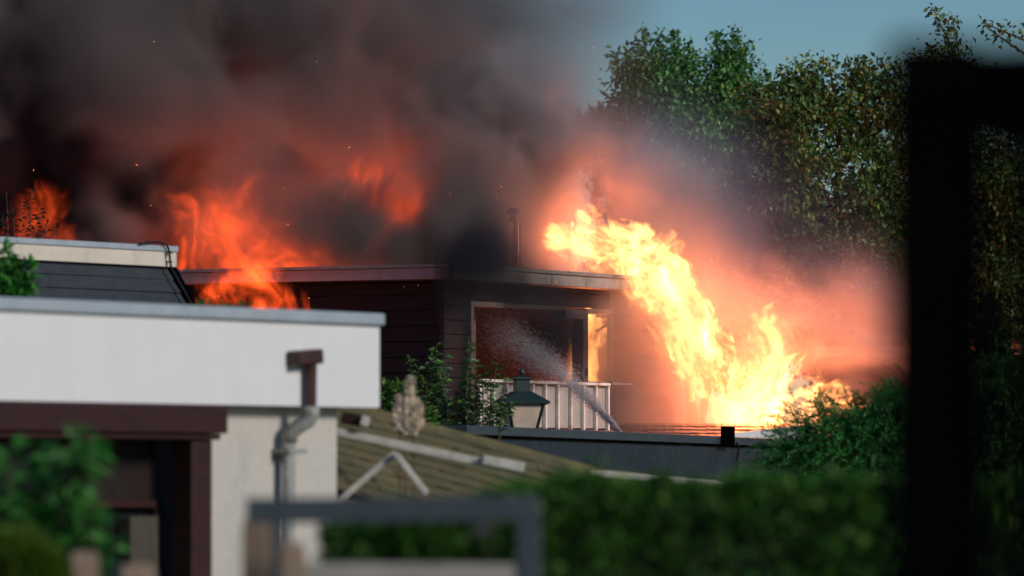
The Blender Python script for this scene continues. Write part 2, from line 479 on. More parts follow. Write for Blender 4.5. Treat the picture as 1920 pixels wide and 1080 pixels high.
for i in range(nb + 1):
    h = rb.uniform(-.006, .006); k = rb.uniform(-.004, .004)
    b = MB()
    u = ub0 + i * step + rb.uniform(-.006, .006)
    p = [B.pt(uu, n, z) for z, dx in ((zb0 - .05, 0), (zb1 - .034, k)) for uu, n in ((u - .016 + dx, .022), (u + .016 + dx, .022), (u + .016 + dx, .058), (u - .016 + dx, .058))]
    b.hexa(p).build('batten', M['baluster'], house, .003)
# flue on the roof
fx = W3(966, 495, 62.0)
fl = MB()
s_ = m_per_px(62.0)
fl.lathe((fx.x, fx.y, 0), [(7 * s_, ZT - .1), (7 * s_, W3(966, 415, 62)[2])], 12)
flue = fl.build('flue', M['flue'], house, smooth=False)
cz = W3(966, 402, 62)[2]
cp = MB()
cp.lathe((fx.x - 4 * s_, fx.y, cz), [(7 * s_, -.08), (9 * s_, -.075), (9 * s_, -.05), (6 * s_, -.045), (6 * s_, .0), (11 * s_, .005), (11 * s_, .025), (14 * s_, .03), (14 * s_, .04), (4 * s_, .075)], 12)
cp.build('flue_cap', M['flue_dark'], flue)
MB().tube([(fx.x + 9 * s_, fx.y - .02, ZT - .05), (fx.x + 9 * s_, fx.y - .02, cz - .1)], .008, 6).build('stay_rod', M['flue_dark'], flue)

# ---------------------------------------------------------------- low tiled roof and white upstand between the flames and the dark extension
TR = Wall((1120, 60.2), (1530, 60.9))
low = thing('low_tiled_roof', TR.pt(.5, 0, 0), 'low wet tiled roof with white upstand right below the tallest flames', 'roof')
tz0 = TR.at(1300, 822)[1]
nt_ = 22
tw = (TR.at(1505, 800)[0] - TR.at(1150, 800)[0]) / nt_
ut0 = TR.at(1150, 800)[0]
rr_ = random.Random(3)
for r_ in range(4):
    for i in range(nt_):
        u = ut0 + (i + .5 * (r_ % 2)) * tw
        zz = tz0 + r_ * .038; nn = -.16 * r_
        k = rr_.uniform(0, .006)
        p = [TR.pt(a, n, z) for a, n, z in ((u + .004, nn + .02, zz), (u + tw - .004, nn + .02, zz), (u + tw - .004, nn - .17, zz + .035), (u + .004, nn - .17, zz + .035),
                                            (u + .004, nn + .02, zz + .022 + k), (u + tw - .004, nn + .02, zz + .022 + k), (u + tw - .004, nn - .17, zz + .05 + k), (u + .004, nn - .17, zz + .05 + k))]
        MB().hexa(p).build('tile', M['tile'], low)
MB().wbox(TR, ut0 - .2, TR.at(1520, 800)[0], -.7, -.02, 0, tz0).build('wall', M['slate'], low)
ua = TR.at(1370, 800, .12)[0]; ub = TR.at(1475, 800, .12)[0]; uc = TR.at(1522, 800, .12)[0]
za0 = TR.at(1370, 814, .12)[1]; zb_ = TR.at(1475, 795, .12)[1]
b = MB()
b.hexa([TR.pt(ua, .1, za0 - .2), TR.pt(uc, .1, za0 - .2), TR.pt(uc, .14, za0 - .2), TR.pt(ua, .14, za0 - .2),
        TR.pt(ua, .1, za0 + .005), TR.pt(uc, .1, zb_), TR.pt(uc, .14, zb_), TR.pt(ua, .14, za0 + .005)])
b.build('upstand', M['white'], low)

# ---------------------------------------------------------------- dark flat roofed extension in focus
DX = Wall((868, 48.0), (1480, 60.0))
zl = DX.at(870, 797)[1]; zr = DX.at(1480, 824)[1]
ext = thing('dark_extension', DX.pt(0, 0, 0), 'long dark blue grey flat roofed extension with lighter coping behind the hedge', 'building')
ue = DX.at(1560, 830)[0]
def sloped(w, u0, u1, n0, n1, za, zb):
    """box between heights za below and zb above the coping line, which falls gently along the wall"""
    f = lambda u: zl + (zr - zl) * u / w.len
    return [w.pt(u, n, (f(u) + dz)) for dz in (za, zb) for u, n in ((u0, n0), (u1, n0), (u1, n1), (u0, n1))]
seam = DX.at(1385, 870)[0]
s1 = DX.at(1120, 860)[0]
for a, c_ in ((0, s1 - .004), (s1 + .004, seam - .006), (seam + .006, ue)):
    MB().hexa(sloped(DX, a, c_, -.1, .0, -1.9, -.083)).build('cladding_panel', M['slate'], ext, .002)
MB().hexa(sloped(DX, -.03, s1 - .002, -.3, .045, -.08, .0)).build('coping', M['slate_cap'], ext, .006)
MB().hexa(sloped(DX, s1 + .002, ue, -.3, .045, -.0805, -.0005)).build('coping', M['slate_cap'], ext, .006)
MB().hexa(sloped(DX, -.03, ue, .005, .03, -.1, -.082)).build('drip_edge', M['black'], ext)
MB().hexa(sloped(DX, .0, ue, -5, -.3, -.12, -.06)).build('roof', M['slate'], ext)
MB().hexa(sloped(DX, .0, .1, -5, -.1, -1.9, -.12)).build('side_wall', M['slate'], ext)
ud = DX.at(1362, 820, .06)[0]; hd = m_per_px(58)
q = MB()
q.hexa(sloped(DX, ud - 9 * hd * 4.2, ud + 9 * hd * 4.2, .05, .1, -.1, .1))
q.build('drain_box', M['black'], ext, .004)
q = MB()
f_ = lambda u: zl + (zr - zl) * u / DX.len
u = DX.at(1376, 850, .02)[0]
q.tube([DX.pt(u, .05, f_(u) - .06), DX.pt(u + .1, .05, f_(u) - .1), DX.pt(u + .12, .03, f_(u) - .2), DX.pt(u + .12, .02, f_(u) - 1.5)], .012, 6)
q.build('cable', M['cable'], ext)

# ---------------------------------------------------------------- lantern on its post
LD = 51.8
lp = W3(978, 800, LD); ls = m_per_px(LD)
lant = thing('garden_lantern', (lp.x, lp.y, 0), 'dark green square lantern with pyramid roof and finial above the dark coping', 'lantern')
zz = lambda py: W3(978, py, LD)[2]
rot = math.radians(15)
MB().lathe((lp.x, lp.y, 0), [(31 * ls, zz(762)), (43 * ls, zz(757)), (44 * ls, zz(753)), (16 * ls, zz(734))], rz=rot, square=True).build('roof', M['lamp_green'], lant, .002)
MB().lathe((lp.x, lp.y, 0), [(13 * ls, zz(735)), (13 * ls, zz(713)), (17 * ls, zz(711)), (17 * ls, zz(708.5)), (4 * ls, zz(704))], rz=rot, square=True).build('vent_cap', M['lamp_green'], lant, .002)
MB().lathe((lp.x, lp.y, 0), [(2.5 * ls, zz(706)), (2.6 * ls, zz(703)), (5.8 * ls, zz(700)), (6 * ls, zz(697)), (3.2 * ls, zz(692)), (.8 * ls, zz(686))], 10).build('finial', M['lamp_green'], lant, smooth=True)
top, bot, zt_, zb_2 = 33 * ls, 21.5 * ls, zz(761), zz(812)
def corner(k, r):
    a = rot + math.pi / 4 + k * math.pi / 2
    return Vector((lp.x + r * math.sqrt(2) * math.cos(a), lp.y + r * math.sqrt(2) * math.sin(a), 0))
for k in range(4):
    a = corner(k, top); c_ = corner(k, bot); a.z = zt_; c_.z = zb_2
    MB().bar(c_, a, 4.2 * ls, 4.2 * ls).build('corner_bar', M['lamp_green'], lant)
    a2 = corner(k + 1, top); c2 = corner(k + 1, bot); a2.z = zt_; c2.z = zb_2
    mid = Vector((lp.x, lp.y, 0))
    sh = lambda v: Vector((mid.x + (v.x - mid.x) * .96, mid.y + (v.y - mid.y) * .96, v.z))
    p = [sh(c_), sh(c2), sh(a2), sh(a)]
    n_ = (p[1] - p[0]).cross(p[3] - p[0]).normalized() * .004
    MB().hexa([p[0], p[1], p[1] + n_, p[0] + n_, p[3], p[2], p[2] + n_, p[3] + n_]).build('pane', M['lamp_glass'], lant)
MB().lathe((lp.x, lp.y, 0), [(10 * ls, zz(830)), (24 * ls, zz(815)), (24 * ls, zz(811))], rz=rot, square=True).build('base', M['lamp_green'], lant)
MB().lathe((lp.x, lp.y, 0), [(.06, 0), (.06, .3), (.03, .34), (.028, zz(829))], 12).build('post', M['lamp_green'], lant, smooth=True)

# ---------------------------------------------------------------- black boarded house, upper left
UL = Wall((0, 44.0), (325, 45.8))
blk = thing('black_boarded_house', UL.pt(0, 0, 0), 'black boarded house with cream fascia and grey trim at upper left', 'house')
zt1 = UL.at(325, 462)[1]; zt0 = UL.at(325, 473)[1]; zfb = UL.at(325, 501)[1]
u_a = -.9; u_e = UL.len
uj = UL.at(15, 470)[0]
MB().wbox(UL, u_a, uj - .003, 0, .03, zfb, zt0).build('fascia', M['cream'], blk, .003)
MB().wbox(UL, uj + .003, u_e - .012, 0, .03, zfb, zt0).build('fascia', M['cream'], blk, .003)
MB().wbox(UL, u_a, uj + .05, -.3, .045, zt0 + .002, zt1).build('roof_trim', M['zinc'], blk, .004)
MB().wbox(UL, uj + .055, UL.at(280, 465)[0], -.3, .045, zt0 + .002, zt1).build('roof_trim', M['zinc'], blk, .004)
MB().wbox(UL, UL.at(280, 465)[0] + .004, u_e + .004, -.3, .045, zt0 + .002, zt1).build('roof_trim', M['zinc'], blk, .004)
MB().wbox(UL, u_e - .01, u_e - .001, -1.5, .03, zfb, zt0).build('fascia', M['cream'], blk)
MB().wbox(UL, u_a, u_e - .02, -3, -.01, zfb, zt0).build('roof', M['slate'], blk)
# leaning boards under the fascia; their right end runs down and outwards
zb_end = UL.at(352, 576)[1]
hb = .105
k = 0
z = zfb
rb = random.Random(9)
def u_edge(z): return UL.at(322, 501)[0] + (zfb - z) / (zfb - zb_end) * (UL.at(352, 576)[0] - UL.at(322, 501)[0])
while z > zb_end - 1.2:
    n_t, n_b = -.02 + (zfb - z) * .18, -.02 + (zfb - z + hb) * .18 + .012
    z2 = z - hb + .006
    e1, e2 = u_edge(z), u_edge(z2)
    j = rb.uniform(-.003, .003)
    p = [UL.pt(u_a, n_b - .05, z2), UL.pt(e2 - .02, n_b - .05, z2), UL.pt(e2 - .02, n_b + j, z2), UL.pt(u_a, n_b + j, z2),
         UL.pt(u_a, n_t - .05, z), UL.pt(e1 - .02, n_t - .05, z), UL.pt(e1 - .02, n_t + j, z), UL.pt(u_a, n_t + j, z)]
    MB().hexa(p).build('board', M['blackboard'], blk)
    z -= hb
zlow = z
p0 = UL.pt(u_edge(zfb) - .005, -.0, zfb); p1 = UL.pt(u_edge(zlow), (zfb - zlow) * .18, zlow)
MB().bar(p1, p0, .04, .06).build('verge_board', M['black'], blk)
cb = [(262, 457), (275, 455), (290, 454), (302, 454.5), (311, 458), (316, 466), (318, 478), (319, 492), (321, 503), (330, 525), (340, 548), (350, 575)]
q = MB()
pts = []
for x, y in cb:
    u, z_ = UL.at(x, y, .07)
    pts.append(UL.pt(u, .07 if y < 500 else .07 + (zfb - z_) * .18, z_))
q.tube(pts, .009, 8)
cab = q.build('cable', M['cable'], blk, smooth=True)
for y in (474, 491):
    u, z_ = UL.at(316.5, y, .05)
    MB().wbox(UL, u - .012, u + .012, .03, .08, z_ - .005, z_ + .005).build('cable_clip', M['cable'], cab)

# ---------------------------------------------------------------- white fascia shed in the foreground
SH = Wall((0, 30.0), (712, 33.0))
shed = thing('white_fascia_shed', SH.pt(SH.len * .6, 0, 0), 'cream rendered shed with deep white fascia and grey roof trim in left foreground', 'shed')
z_t1 = SH.at(712, 588)[1]; z_t0 = SH.at(712, 611)[1]; z_fb = SH.at(712, 765)[1]
ua_ = -1.0; uE = SH.len
MB().wbox(SH, ua_, uE, -.04, 0, z_fb, z_t0).build('fascia', M['white'], shed, .004)
MB().wbox(SH, ua_, uE + .008, -.3, .035, z_t0 + .001, z_t1).build('roof_trim', M['zinc'], shed, .012)
MB().wbox(SH, ua_, uE - .002, -4, -.045, z_fb + .002, z_fb + .05).build('soffit', M['white'], shed)
MB().wbox(SH, ua_, uE - .03, -4, -.31, z_t0 - .06, z_t0 - .01).build('roof', M['slate'], shed)
WN = -.14
uw0 = SH.at(397, 900, WN)[0]; uw1 = SH.at(632, 900, WN)[0]
MB().wbox(SH, uw0 - .01, uw1, WN - .15, WN, 0, z_fb).build('wall', M['render'], shed, .006)
MB().wbox(SH, uw1 - .15, uw1 - .001, WN - 3, WN - .151, 0, z_fb).build('wall', M['render'], shed)
# porch frame: lintel, moulding, post, door with dark glass
ul = SH.at(425, 790, .05)[0]
zl0 = SH.at(425, 813, .05)[1]
MB().wbox(SH, ua_, ul, -.139, .06, zl0, z_fb - .004).build('porch_lintel', M['redbrown'], shed, .008)
MB().wbox(SH, ua_, SH.at(412, 820, .02)[0], -.139, .03, zl0 - .035, zl0 - .002).build('lintel_moulding', M['redbrown'], shed, .008)
up0 = SH.at(360, 900, .0)[0]; up1 = SH.at(398, 900, .0)[0]
MB().wbox(SH, up0, up1, -.135, .0, 0, zl0 - .037).build('porch_post', M['redbrown'], shed, .006)
door = MB().wbox(SH, ua_, up0 - .004, -.34, -.28, 1.47, zl0 - .03).build('door_panel', M['redbrown_dark'], shed)
zr1 = SH.at(300, 938, -.25)[1]; zr0 = SH.at(300, 952, -.25)[1]
MB().wbox(SH, ua_, up0 - .004, -.3, -.24, zr0, zr1).build('door_rail', M['redbrown'], shed, .004)
ud0 = SH.at(332, 1000, -.25)[0]
MB().wbox(SH, ud0, up0 - .006, -.3, -.245, 0, zr0 - .003).build('door_stile', M['redbrown_dark'], shed, .004)
MB().wbox(SH, ua_, ud0 - .004, -.34, -.3, 0, zr0).build('door_glass', M['glass_dark'], shed)
up_a = SH.at(246, 1000, -.2)[0]; up_b = SH.at(298, 1000, -.2)[0]
MB().wbox(SH, up_a, up_b, -.29, -.2, 0, SH.at(270, 968, -.2)[1]).build('door_board', M['dim_board'], shed, .01)
MB().wbox(SH, uw0 - .06, uw0 - .012, -.345, -.136, 0, zl0 - .04).build('door_jamb', M['redbrown_dark'], shed)
MB().wbox(SH, up0 - .003, uw0 - .062, -.36, -.27, 0, zl0 - .03).build('door_stile', M['redbrown_dark'], shed)
# downpipe
pn = .05
def sp(px, py, n=pn):
    u, z_ = SH.at(px, py, n); return SH.pt(u, n, z_)
pr = 13 * m_per_px(32.3)
dp = MB().tube([sp(583, 664), sp(583, 700), sp(583, 768)], [pr * .95, pr * .85, pr * .82], 12).build('downpipe', M['pipe_brown'], shed, smooth=False)
MB().bar(sp(549, 672), sp(596, 668), .09, .085).build('pipe_hopper', M['pipe_brown'], dp, .012)
MB().tube([sp(584, 762), sp(584, 776), sp(578, 788, .03), sp(556, 802, -.02), sp(545, 812, -.05), sp(542, 828, -.06)], [pr * 1.15, pr * 1.2, pr * 1.15, pr * 1.1, pr * 1.15, pr * 1.15], 12).build('pipe_bend', M['pipe_grey'], dp, smooth=True)
MB().tube([sp(541.5, 822, -.06), sp(541, 1200, -.06)], pr * .95, 12).build('lower_pipe', M['pipe_grey'], dp, smooth=True)
MB().wbox(SH, SH.at(524, 845, -.08)[0], SH.at(560, 845, -.08)[0], -.138, -.02, SH.at(541, 850, -.06)[1], SH.at(541, 842, -.06)[1]).build('pipe_bracket', M['pipe_grey'], dp)

# ---------------------------------------------------------------- mossy roof behind the shed, truss frame
V1 = W3(560, 741, 35.2); V2 = W3(1138, 893, 36.8)
D1 = W3(560, 905, 33.9) - V1
lean = thing('mossy_lean_to', (V1.x, V1.y, 0), 'mossy brown boarded lean-to roof sloping down between the shed and the hedge', 'roof')
rows = 10; cols = 7
nrm = (V2 - V1).cross(D1).normalized()
if nrm.y > 0: nrm = -nrm
rb = random.Random(12)
for r_ in range(rows):
    for c_ in range(cols):
        a0 = (c_ + (.35 if r_ % 2 else 0) + rb.uniform(-.08, .08)) / cols; a1 = a0 + 1 / cols + .03
        f0 = r_ / rows; f1 = (r_ + 1.05) / rows
        th = .02; li = rb.uniform(.0, .01)
        q = [V1 + (V2 - V1) * a + D1 * f + nrm * h for h in (0, th) for a, f, in ((a0, f0), (a1, f0), (a1, f1), (a0, f1))]
        for i in (2, 3, 6, 7): q[i] = q[i] + nrm * (.012 + li)
        MB().hexa(q).build('roof_board', M['moss'], lean)
q = [V1 + (V2 - V1) * a + D1 * f - nrm * h for h in (.03, .06) for a, f in ((-.02, 0), (1.05, 0), (1.05, 1.0), (-.02, 1.0))]
MB().hexa(q).build('roof_deck', M['post_wood'], lean)
MB().bar(V1 - nrm * -.02, V2 + nrm * .02, .03, .04).build('verge_strip', M['moss'], lean)
MB().bar(W3(1105, 885, 36.6), W3(1345, 905, 37.2), .03, .04).build('eaves_board', M['truss'], lean)
MB().bar(W3(1340, 905, 37.2), W3(1500, 910, 37.8), .03, .03).build('eaves_board', M['truss'], lean)
for px, d in ((660, 35.4), (1100, 36.5)):
    pt = W3(px, 905, d)
    MB().bar((pt.x, pt.y + .3, 0), (pt.x, pt.y + .3, pt.z + .02), .08, .08).build('support_post', M['post_wood'], lean)
td = 33.6
tr = thing('timber_brace_frame', W3(640, 935, td), 'weathered white timber frame with diagonal braces in front of mossy roof', 'timber frame')
tr.location.z = 0
MB().bar(W3(600, 803, td), W3(975, 882, td), .05, 15 * m_per_px(td)).build('top_chord', M['truss'], tr, .006)
MB().bar(W3(742, 848, td - .05), W3(632, 942, td - .05), .04, 12 * m_per_px(td)).build('brace', M['truss'], tr, .006)
MB().bar(W3(741, 850, td - .1), W3(800, 926, td - .1), .04, 12 * m_per_px(td)).build('brace', M['truss'], tr, .006)
MB().bar(W3(905, 862, td - .06), W3(983, 877, td - .06), .06, 18 * m_per_px(td)).build('rafter_end', M['truss'], tr, .008)
MB().bar(W3(640, 783, td), W3(692, 792, td), .08, 22 * m_per_px(td)).build('rafter_end', M['redbrown'], tr, .008)
MB().bar(W3(676, 788, td - .06), W3(692, 792, td - .06), .05, 20 * m_per_px(td)).build('end_block', M['truss'], tr, .008)
for px, py in ((634, 938), (800, 922)):
    e = W3(px, py, td)
    MB().bar((e.x, e.y, 0), (e.x, e.y, e.z), .05, .05).build('post', M['post_wood'], tr)

# ---------------------------------------------------------------- grey gate frame and posts in the near foreground
GD = 16.6
gm = m_per_px(GD)
gate = thing('gate_frame', W3(740, 1200, GD), 'blurred dark grey metal gate frame across the bottom centre', 'gate')
gate.location.z = 0
a = W3(462, 958, GD); c_ = W3(1012, 953, GD)
MB().bar(a, c_, .05, 48 * gm).build('top_rail', M['gate'], gate, .006)
for px, w in ((990, 46), (517, 17)):
    t_ = W3(px, 977, GD)
    MB().bar((t_.x, GD, .05), (t_.x, GD, t_.z), w * gm, .05, up=(0, 1, 0)).build('stile', M['gate'], gate, .006)
MB().bar(W3(566, 1082, GD), W3(966, 1084, GD), .04, 52 * gm).build('bottom_board', M['pale_board'], gate, .006)
e = W3(905, 978, GD)
b = MB()
b.add([(e.x - 21 * gm, GD - .02, e.z - 25 * gm), (e.x + 21 * gm, GD - .02, e.z - 25 * gm), (e.x + 8 * gm, GD - .02, e.z), (e.x - 8 * gm, GD - .02, e.z),
       (e.x - 21 * gm, GD + .02, e.z - 25 * gm), (e.x + 21 * gm, GD + .02, e.z - 25 * gm), (e.x + 8 * gm, GD + .02, e.z), (e.x - 8 * gm, GD + .02, e.z)],
      [(0, 1, 2, 3), (7, 6, 5, 4), (0, 4, 5, 1), (1, 5, 6, 2), (2, 6, 7, 3), (3, 7, 4, 0)])
b.build('latch_bracket', M['flue_dark'], gate)
for i, (x0, x1, py, d, lab) in enumerate(((455, 508, 972, 16.95, 'taller weathered brown wooden post behind the left end of the gate rail'),
                                       (523, 572, 1016, 16.3, 'shorter brown wooden post just inside the thin gate stile'),
                                       (128, 182, 1034, 17.6, 'blurred brown stake at bottom left beside the clipped bush'),
                                       (216, 284, 1058, 18.0, 'blurred brown stake at bottom left under the dark door glass'))):
    p0 = W3(x0, py, d); p1 = W3(x1, py, d)
    w = (p1.x - p0.x) / 2
    o = MB().lathe(((p0.x + p1.x) / 2, d, 0), [(w, 0), (w, p0.z - .02), (w * .8, p0.z)], square=True, rz=.12 * i).build('wooden_post', M['post_wood'], None, .006)
    tag(o, lab, 'post')

# ---------------------------------------------------------------- black post and beam right in front of the lens
PD = 6.6
t2 = None
arch = thing('black_post_frame', W3(1762, 1080, PD), 'out of focus black timber post with a beam at the right edge', 'post')
arch.location.z = 0
pm = m_per_px(PD)
t_ = W3(1748, 95, PD)
MB().bar((t_.x, PD, 0), (t_.x, PD, t_.z + .012), 165 * pm, .08, up=(0, 1, 0)).build('post', M['black'], arch, .004)
MB().bar((t_.x - 82 * pm, PD + .001, W3(0, 182, PD)[2]), (t_.x + 700 * pm, PD + .001, W3(0, 182, PD)[2] + 10 * pm), .076, 190 * pm).build('beam', M['black'], arch, .004)
t2 = W3(2000, 120, 3.6)  # nearer post added so that its blur darkens the right edge
MB().bar((t2.x, 3.6, 0), (t2.x, 3.6, t2.z), .09, .09, up=(0, 1, 0)).build('post', M['black'], arch, .004)

# ---------------------------------------------------------------- far house at the right
FH = Wall((1560, 66.5), (2060, 65.0))
far = thing('far_flat_roofed_house', FH.pt(0, 0, 0), 'far low house with cream fascia and orange lit brown wall behind the black post', 'house')
zf_ = FH.at(1660, 640)[1]; zg_ = FH.at(1660, 648)[1]; zh_ = FH.at(1660, 668)[1]
ux = FH.len
MB().wbox(FH, -.2, ux, -.3, .06, zg_ + .001, zf_).build('roof_trim', M['tile'], far)
MB().wbox(FH, -.2, ux, 0, .03, zh_, zg_).build('fascia', M['cream'], far)
z = 0.2
while z < zh_ - .02:
    MB().wbox(FH, -.1, ux, -.08, -.02, z, min(z + .145, zh_ - .003)).build('board', M['redbrown_dark'], far)
    z += .152
MB().wbox(FH, -.15, ux, -4, -.085, .0, zg_).build('wall', M['redbrown_dark'], far)

# ---------------------------------------------------------------- trees
def rand_dir(n, rng):
    return unit(rng.normal(size=(n, 3)))
def tree(label, d, base, lobes, lm, seed, leaf=.06, dens=.3, trunk_r=.09, per=84, spread=.16, limb_px=None, cat='tree', group=None, name='tree', extra=None, twig_show=6, bend=0.0):
    rng = np.random.default_rng(seed); rd = random.Random(seed)
    s = d / F
    b0 = W3(base, 900, d); root = Vector((b0.x, d, 0))
    o = thing(name, root, label, cat, group)
    cen = [(Vector(W3(l[0], l[1], d + (l[3] if len(l) > 3 else 0))), l[2] * s) for l in lobes]
    cen.sort(key=lambda c: c[0].z)
    low = cen[0][0]; mean = sum((c[0] for c in cen), Vector()) / len(cen)
    ttop = Vector((mean.x, d + .1, mean.z + .2))
    n = 9
    tp = []
    for i in range(n):
        t = i / (n - 1)
        p = root.lerp(ttop, t)
        p.x += (math.sin(t * 5 + seed) * .12 + bend * math.sin(t * math.pi)) * (1 if 0 < i else 0); p.y += math.cos(t * 4 + seed) * .08 * (t > 0)
        tp.append(p)
    wood = MB()
    wood.tube(tp, [trunk_r * (1 - .75 * i / (n - 1)) for i in range(n)], 9)
    P = []; D = []
    for c, r in cen:
        # limb from the trunk
        zz_ = min(max(c.z - .5 - r * .8, root.z + 1.0), ttop.z)
        k = min(range(n), key=lambda i: abs(tp[i].z - zz_))
        a = tp[k]
        m1 = a.lerp(c, .45) + Vector((rd.uniform(-.1, .1), rd.uniform(-.1, .1), -.05 - .1 * rd.random()))
        m2 = a.lerp(c, .75) + Vector((rd.uniform(-.12, .12), rd.uniform(-.1, .1), rd.uniform(-.05, .1)))
        r0 = trunk_r * .42 * (1 - .5 * k / n)
        wood.tube([a, m1, m2, c], [r0, r0 * .7, r0 * .5, r0 * .3], 6)
        nl = int(1.5 * dens * (r / s) ** 2 / per)
        dirs = rand_dir(nl, rng)
        rad = r * np.clip(rng.random(nl) ** .45, .25, 1) * (1 + .18 * rng.normal(size=nl))
        pts = np.array(c) + dirs * rad[:, None] * np.array([1, 1.15, 1])
        for j in range(min(nl, twig_show)):
            e = Vector(pts[j]); mm = c.lerp(e, .5) + Vector((rd.uniform(-.05, .05), 0, rd.uniform(-.05, .05)))
            wood.tube([m2 if j % 2 else c, mm, e], [r0 * .3, r0 * .2, .004], 4)
        q = np.repeat(pts, per, 0) + rng.normal(size=(nl * per, 3)) * (spread * np.repeat(rng.uniform(.55, 1.25, nl), per))[:, None] * np.array([1, 1, .62])
        dd = np.repeat(dirs, per, 0) * .7 + rand_dir(nl * per, rng) + np.array([0, 0, -.15])
        P.append(q); D.append(dd)
    if extra:
        for (x0, y0, x1, y1, cnt) in extra:                     # sprigs that stand out of the outline
            a = np.array(W3(x0, y0, d)); e = np.array(W3(x1, y1, d))
            t = rng.random(cnt)
            axis = unit((e - a)[None])[0]
            wood.tube([a - axis * .5, (a + e) / 2, e], [.02, .012, .005], 5)
            P.append(a + (e - a) * t[:, None] + rng.normal(size=(cnt, 3)) * (.035 + .07 * (1 - t))[:, None])
            D.append(rand_dir(cnt, rng) + axis * .6)
    P = np.concatenate(P); D = np.concatenate(D)
    wood.build('trunk', M['bark'], o, smooth=True)
    L = 1.3 * leaf * rng.uniform(.65, 1.35, len(P))
    me = leaf_mesh('crown', P, D, L, L * .6, rng=rng)
    link('crown', me, lm, o)
    return o, cen

tree('pale hazy treetop just showing behind the smoke left of the tall tree', 86, 1120,
     [(1122, 240, 30), (1088, 246, 20), (1150, 262, 40), (1105, 285, 40), (1180, 320, 60)], M['tree_dark'], 31, dens=.36, leaf=.07, trunk_r=.08, extra=[(1090, 240, 1082, 208, 40), (1120, 230, 1128, 200, 50)])
tree('tall green tree with several pointed tops beside the smoke column', 76, 1290,
     [(1240, 195, 74), (1222, 125, 30), (1190, 150, 28), (1272, 125, 28), (1300, 215, 66), (1195, 235, 52), (1185, 290, 54), (1262, 310, 92), (1362, 122, 30), (1384, 140, 28), (1368, 165, 34), (1372, 205, 58), (1345, 300, 96), (1230, 400, 90), (1330, 420, 90)],
     M['tree_green'], 32, dens=.36, leaf=.062, trunk_r=.1, spread=.155,
     extra=[(1215, 130, 1208, 58, 150), (1242, 130, 1236, 66, 110), (1270, 140, 1262, 62, 170), (1290, 140, 1294, 92, 90), (1350, 140, 1344, 66, 150), (1375, 130, 1378, 60, 160), (1394, 140, 1398, 82, 110), (1168, 170, 1150, 100, 110), (1190, 150, 1180, 92, 90), (1425, 190, 1434, 140, 60), (1165, 215, 1145, 190, 40)])
ob, cenB = tree('broad olive tree with rust tinged leaves and crooked limbs at right', 70, 1612,
     [(1432, 205, 38), (1470, 185, 46), (1530, 165, 50), (1600, 160, 50), (1660, 175, 48), (1700, 190, 36), (1440, 250, 70), (1520, 245, 80), (1620, 240, 66), (1680, 270, 60), (1440, 330, 70), (1500, 345, 90), (1640, 365, 86),
      (1450, 430, 70), (1540, 430, 74), (1690, 400, 70), (1580, 470, 70), (1650, 480, 80), (1500, 520, 70), (1430, 500, 50), (1560, 570, 70), (1660, 580, 70), (1720, 520, 60)],
     M['tree_olive'], 33, dens=.22, leaf=.06, trunk_r=.12, spread=.155, twig_show=10, bend=.15,
     extra=[(1690, 190, 1688, 118, 60), (1560, 150, 1555, 118, 50), (1620, 150, 1618, 116, 50), (1600, 150, 1592, 118, 40), (1480, 165, 1470, 134, 40), (1520, 150, 1512, 128, 30)])
# clusters of dry seed heads among the leaves of the broad tree
rng = np.random.default_rng(5)
pts = np.concatenate([np.array(W3(x, y, 69.4)) + rng.normal(size=(90, 3)) * np.array([.16, .1, .1]) for x, y in ((1440, 270), (1490, 250), (1430, 330), (1500, 330), (1450, 190), (1560, 380), (1680, 240), (1610, 420), (1400, 300), (1540, 300))])
link('seed_clusters', leaf_mesh('seed_clusters', pts, rand_dir(len(pts), rng) + np.array([0, 0, -.5]), .05, .016, rng=rng), M['tree_rust'], ob)
tree('dark tree behind the black post whose twigs rise above it', 66, 1850,
     [(1800, 330, 80), (1870, 300, 60), (1900, 420, 90), (1820, 460, 100), (1890, 540, 90), (1810, 590, 80), (1940, 330, 80), (1760, 240, 60), (1760, 400, 60), (1770, 140, 50), (1930, 200, 50), (1900, 620, 60)],
     M['tree_olive'], 34, dens=.3, leaf=.055, trunk_r=.11, spread=.155,
     extra=[(1790, 100, 1748, 14, 110), (1800, 110, 1785, 30, 60), (1920, 75, 1842, 42, 40), (1905, 90, 1850, 52, 26)])
tree('dense dark tree low behind the flames and the grey smoke', 80, 1330,
     [(1240, 470, 80), (1320, 490, 80), (1400, 470, 80), (1280, 570, 80), (1380, 570, 90), (1180, 420, 60), (1180, 520, 70), (1440, 560, 70), (1340, 640, 80)], M['tree_dark'], 35, dens=.36, leaf=.065)
tree('dark shrubby tree low behind the water spray at right', 74, 1600,
     [(1480, 610, 70), (1560, 620, 70), (1640, 620, 70), (1710, 620, 70), (1520, 560, 60), (1600, 690, 70)], M['tree_dark'], 36, dens=.4, leaf=.06)
tree('dark background tree low at the right edge behind the cypress', 74, 1850,
     [(1790, 640, 60), (1860, 610, 70), (1930, 600, 80), (1900, 690, 70), (1940, 500, 60)], M['tree_dark'], 37, dens=.4, leaf=.06)

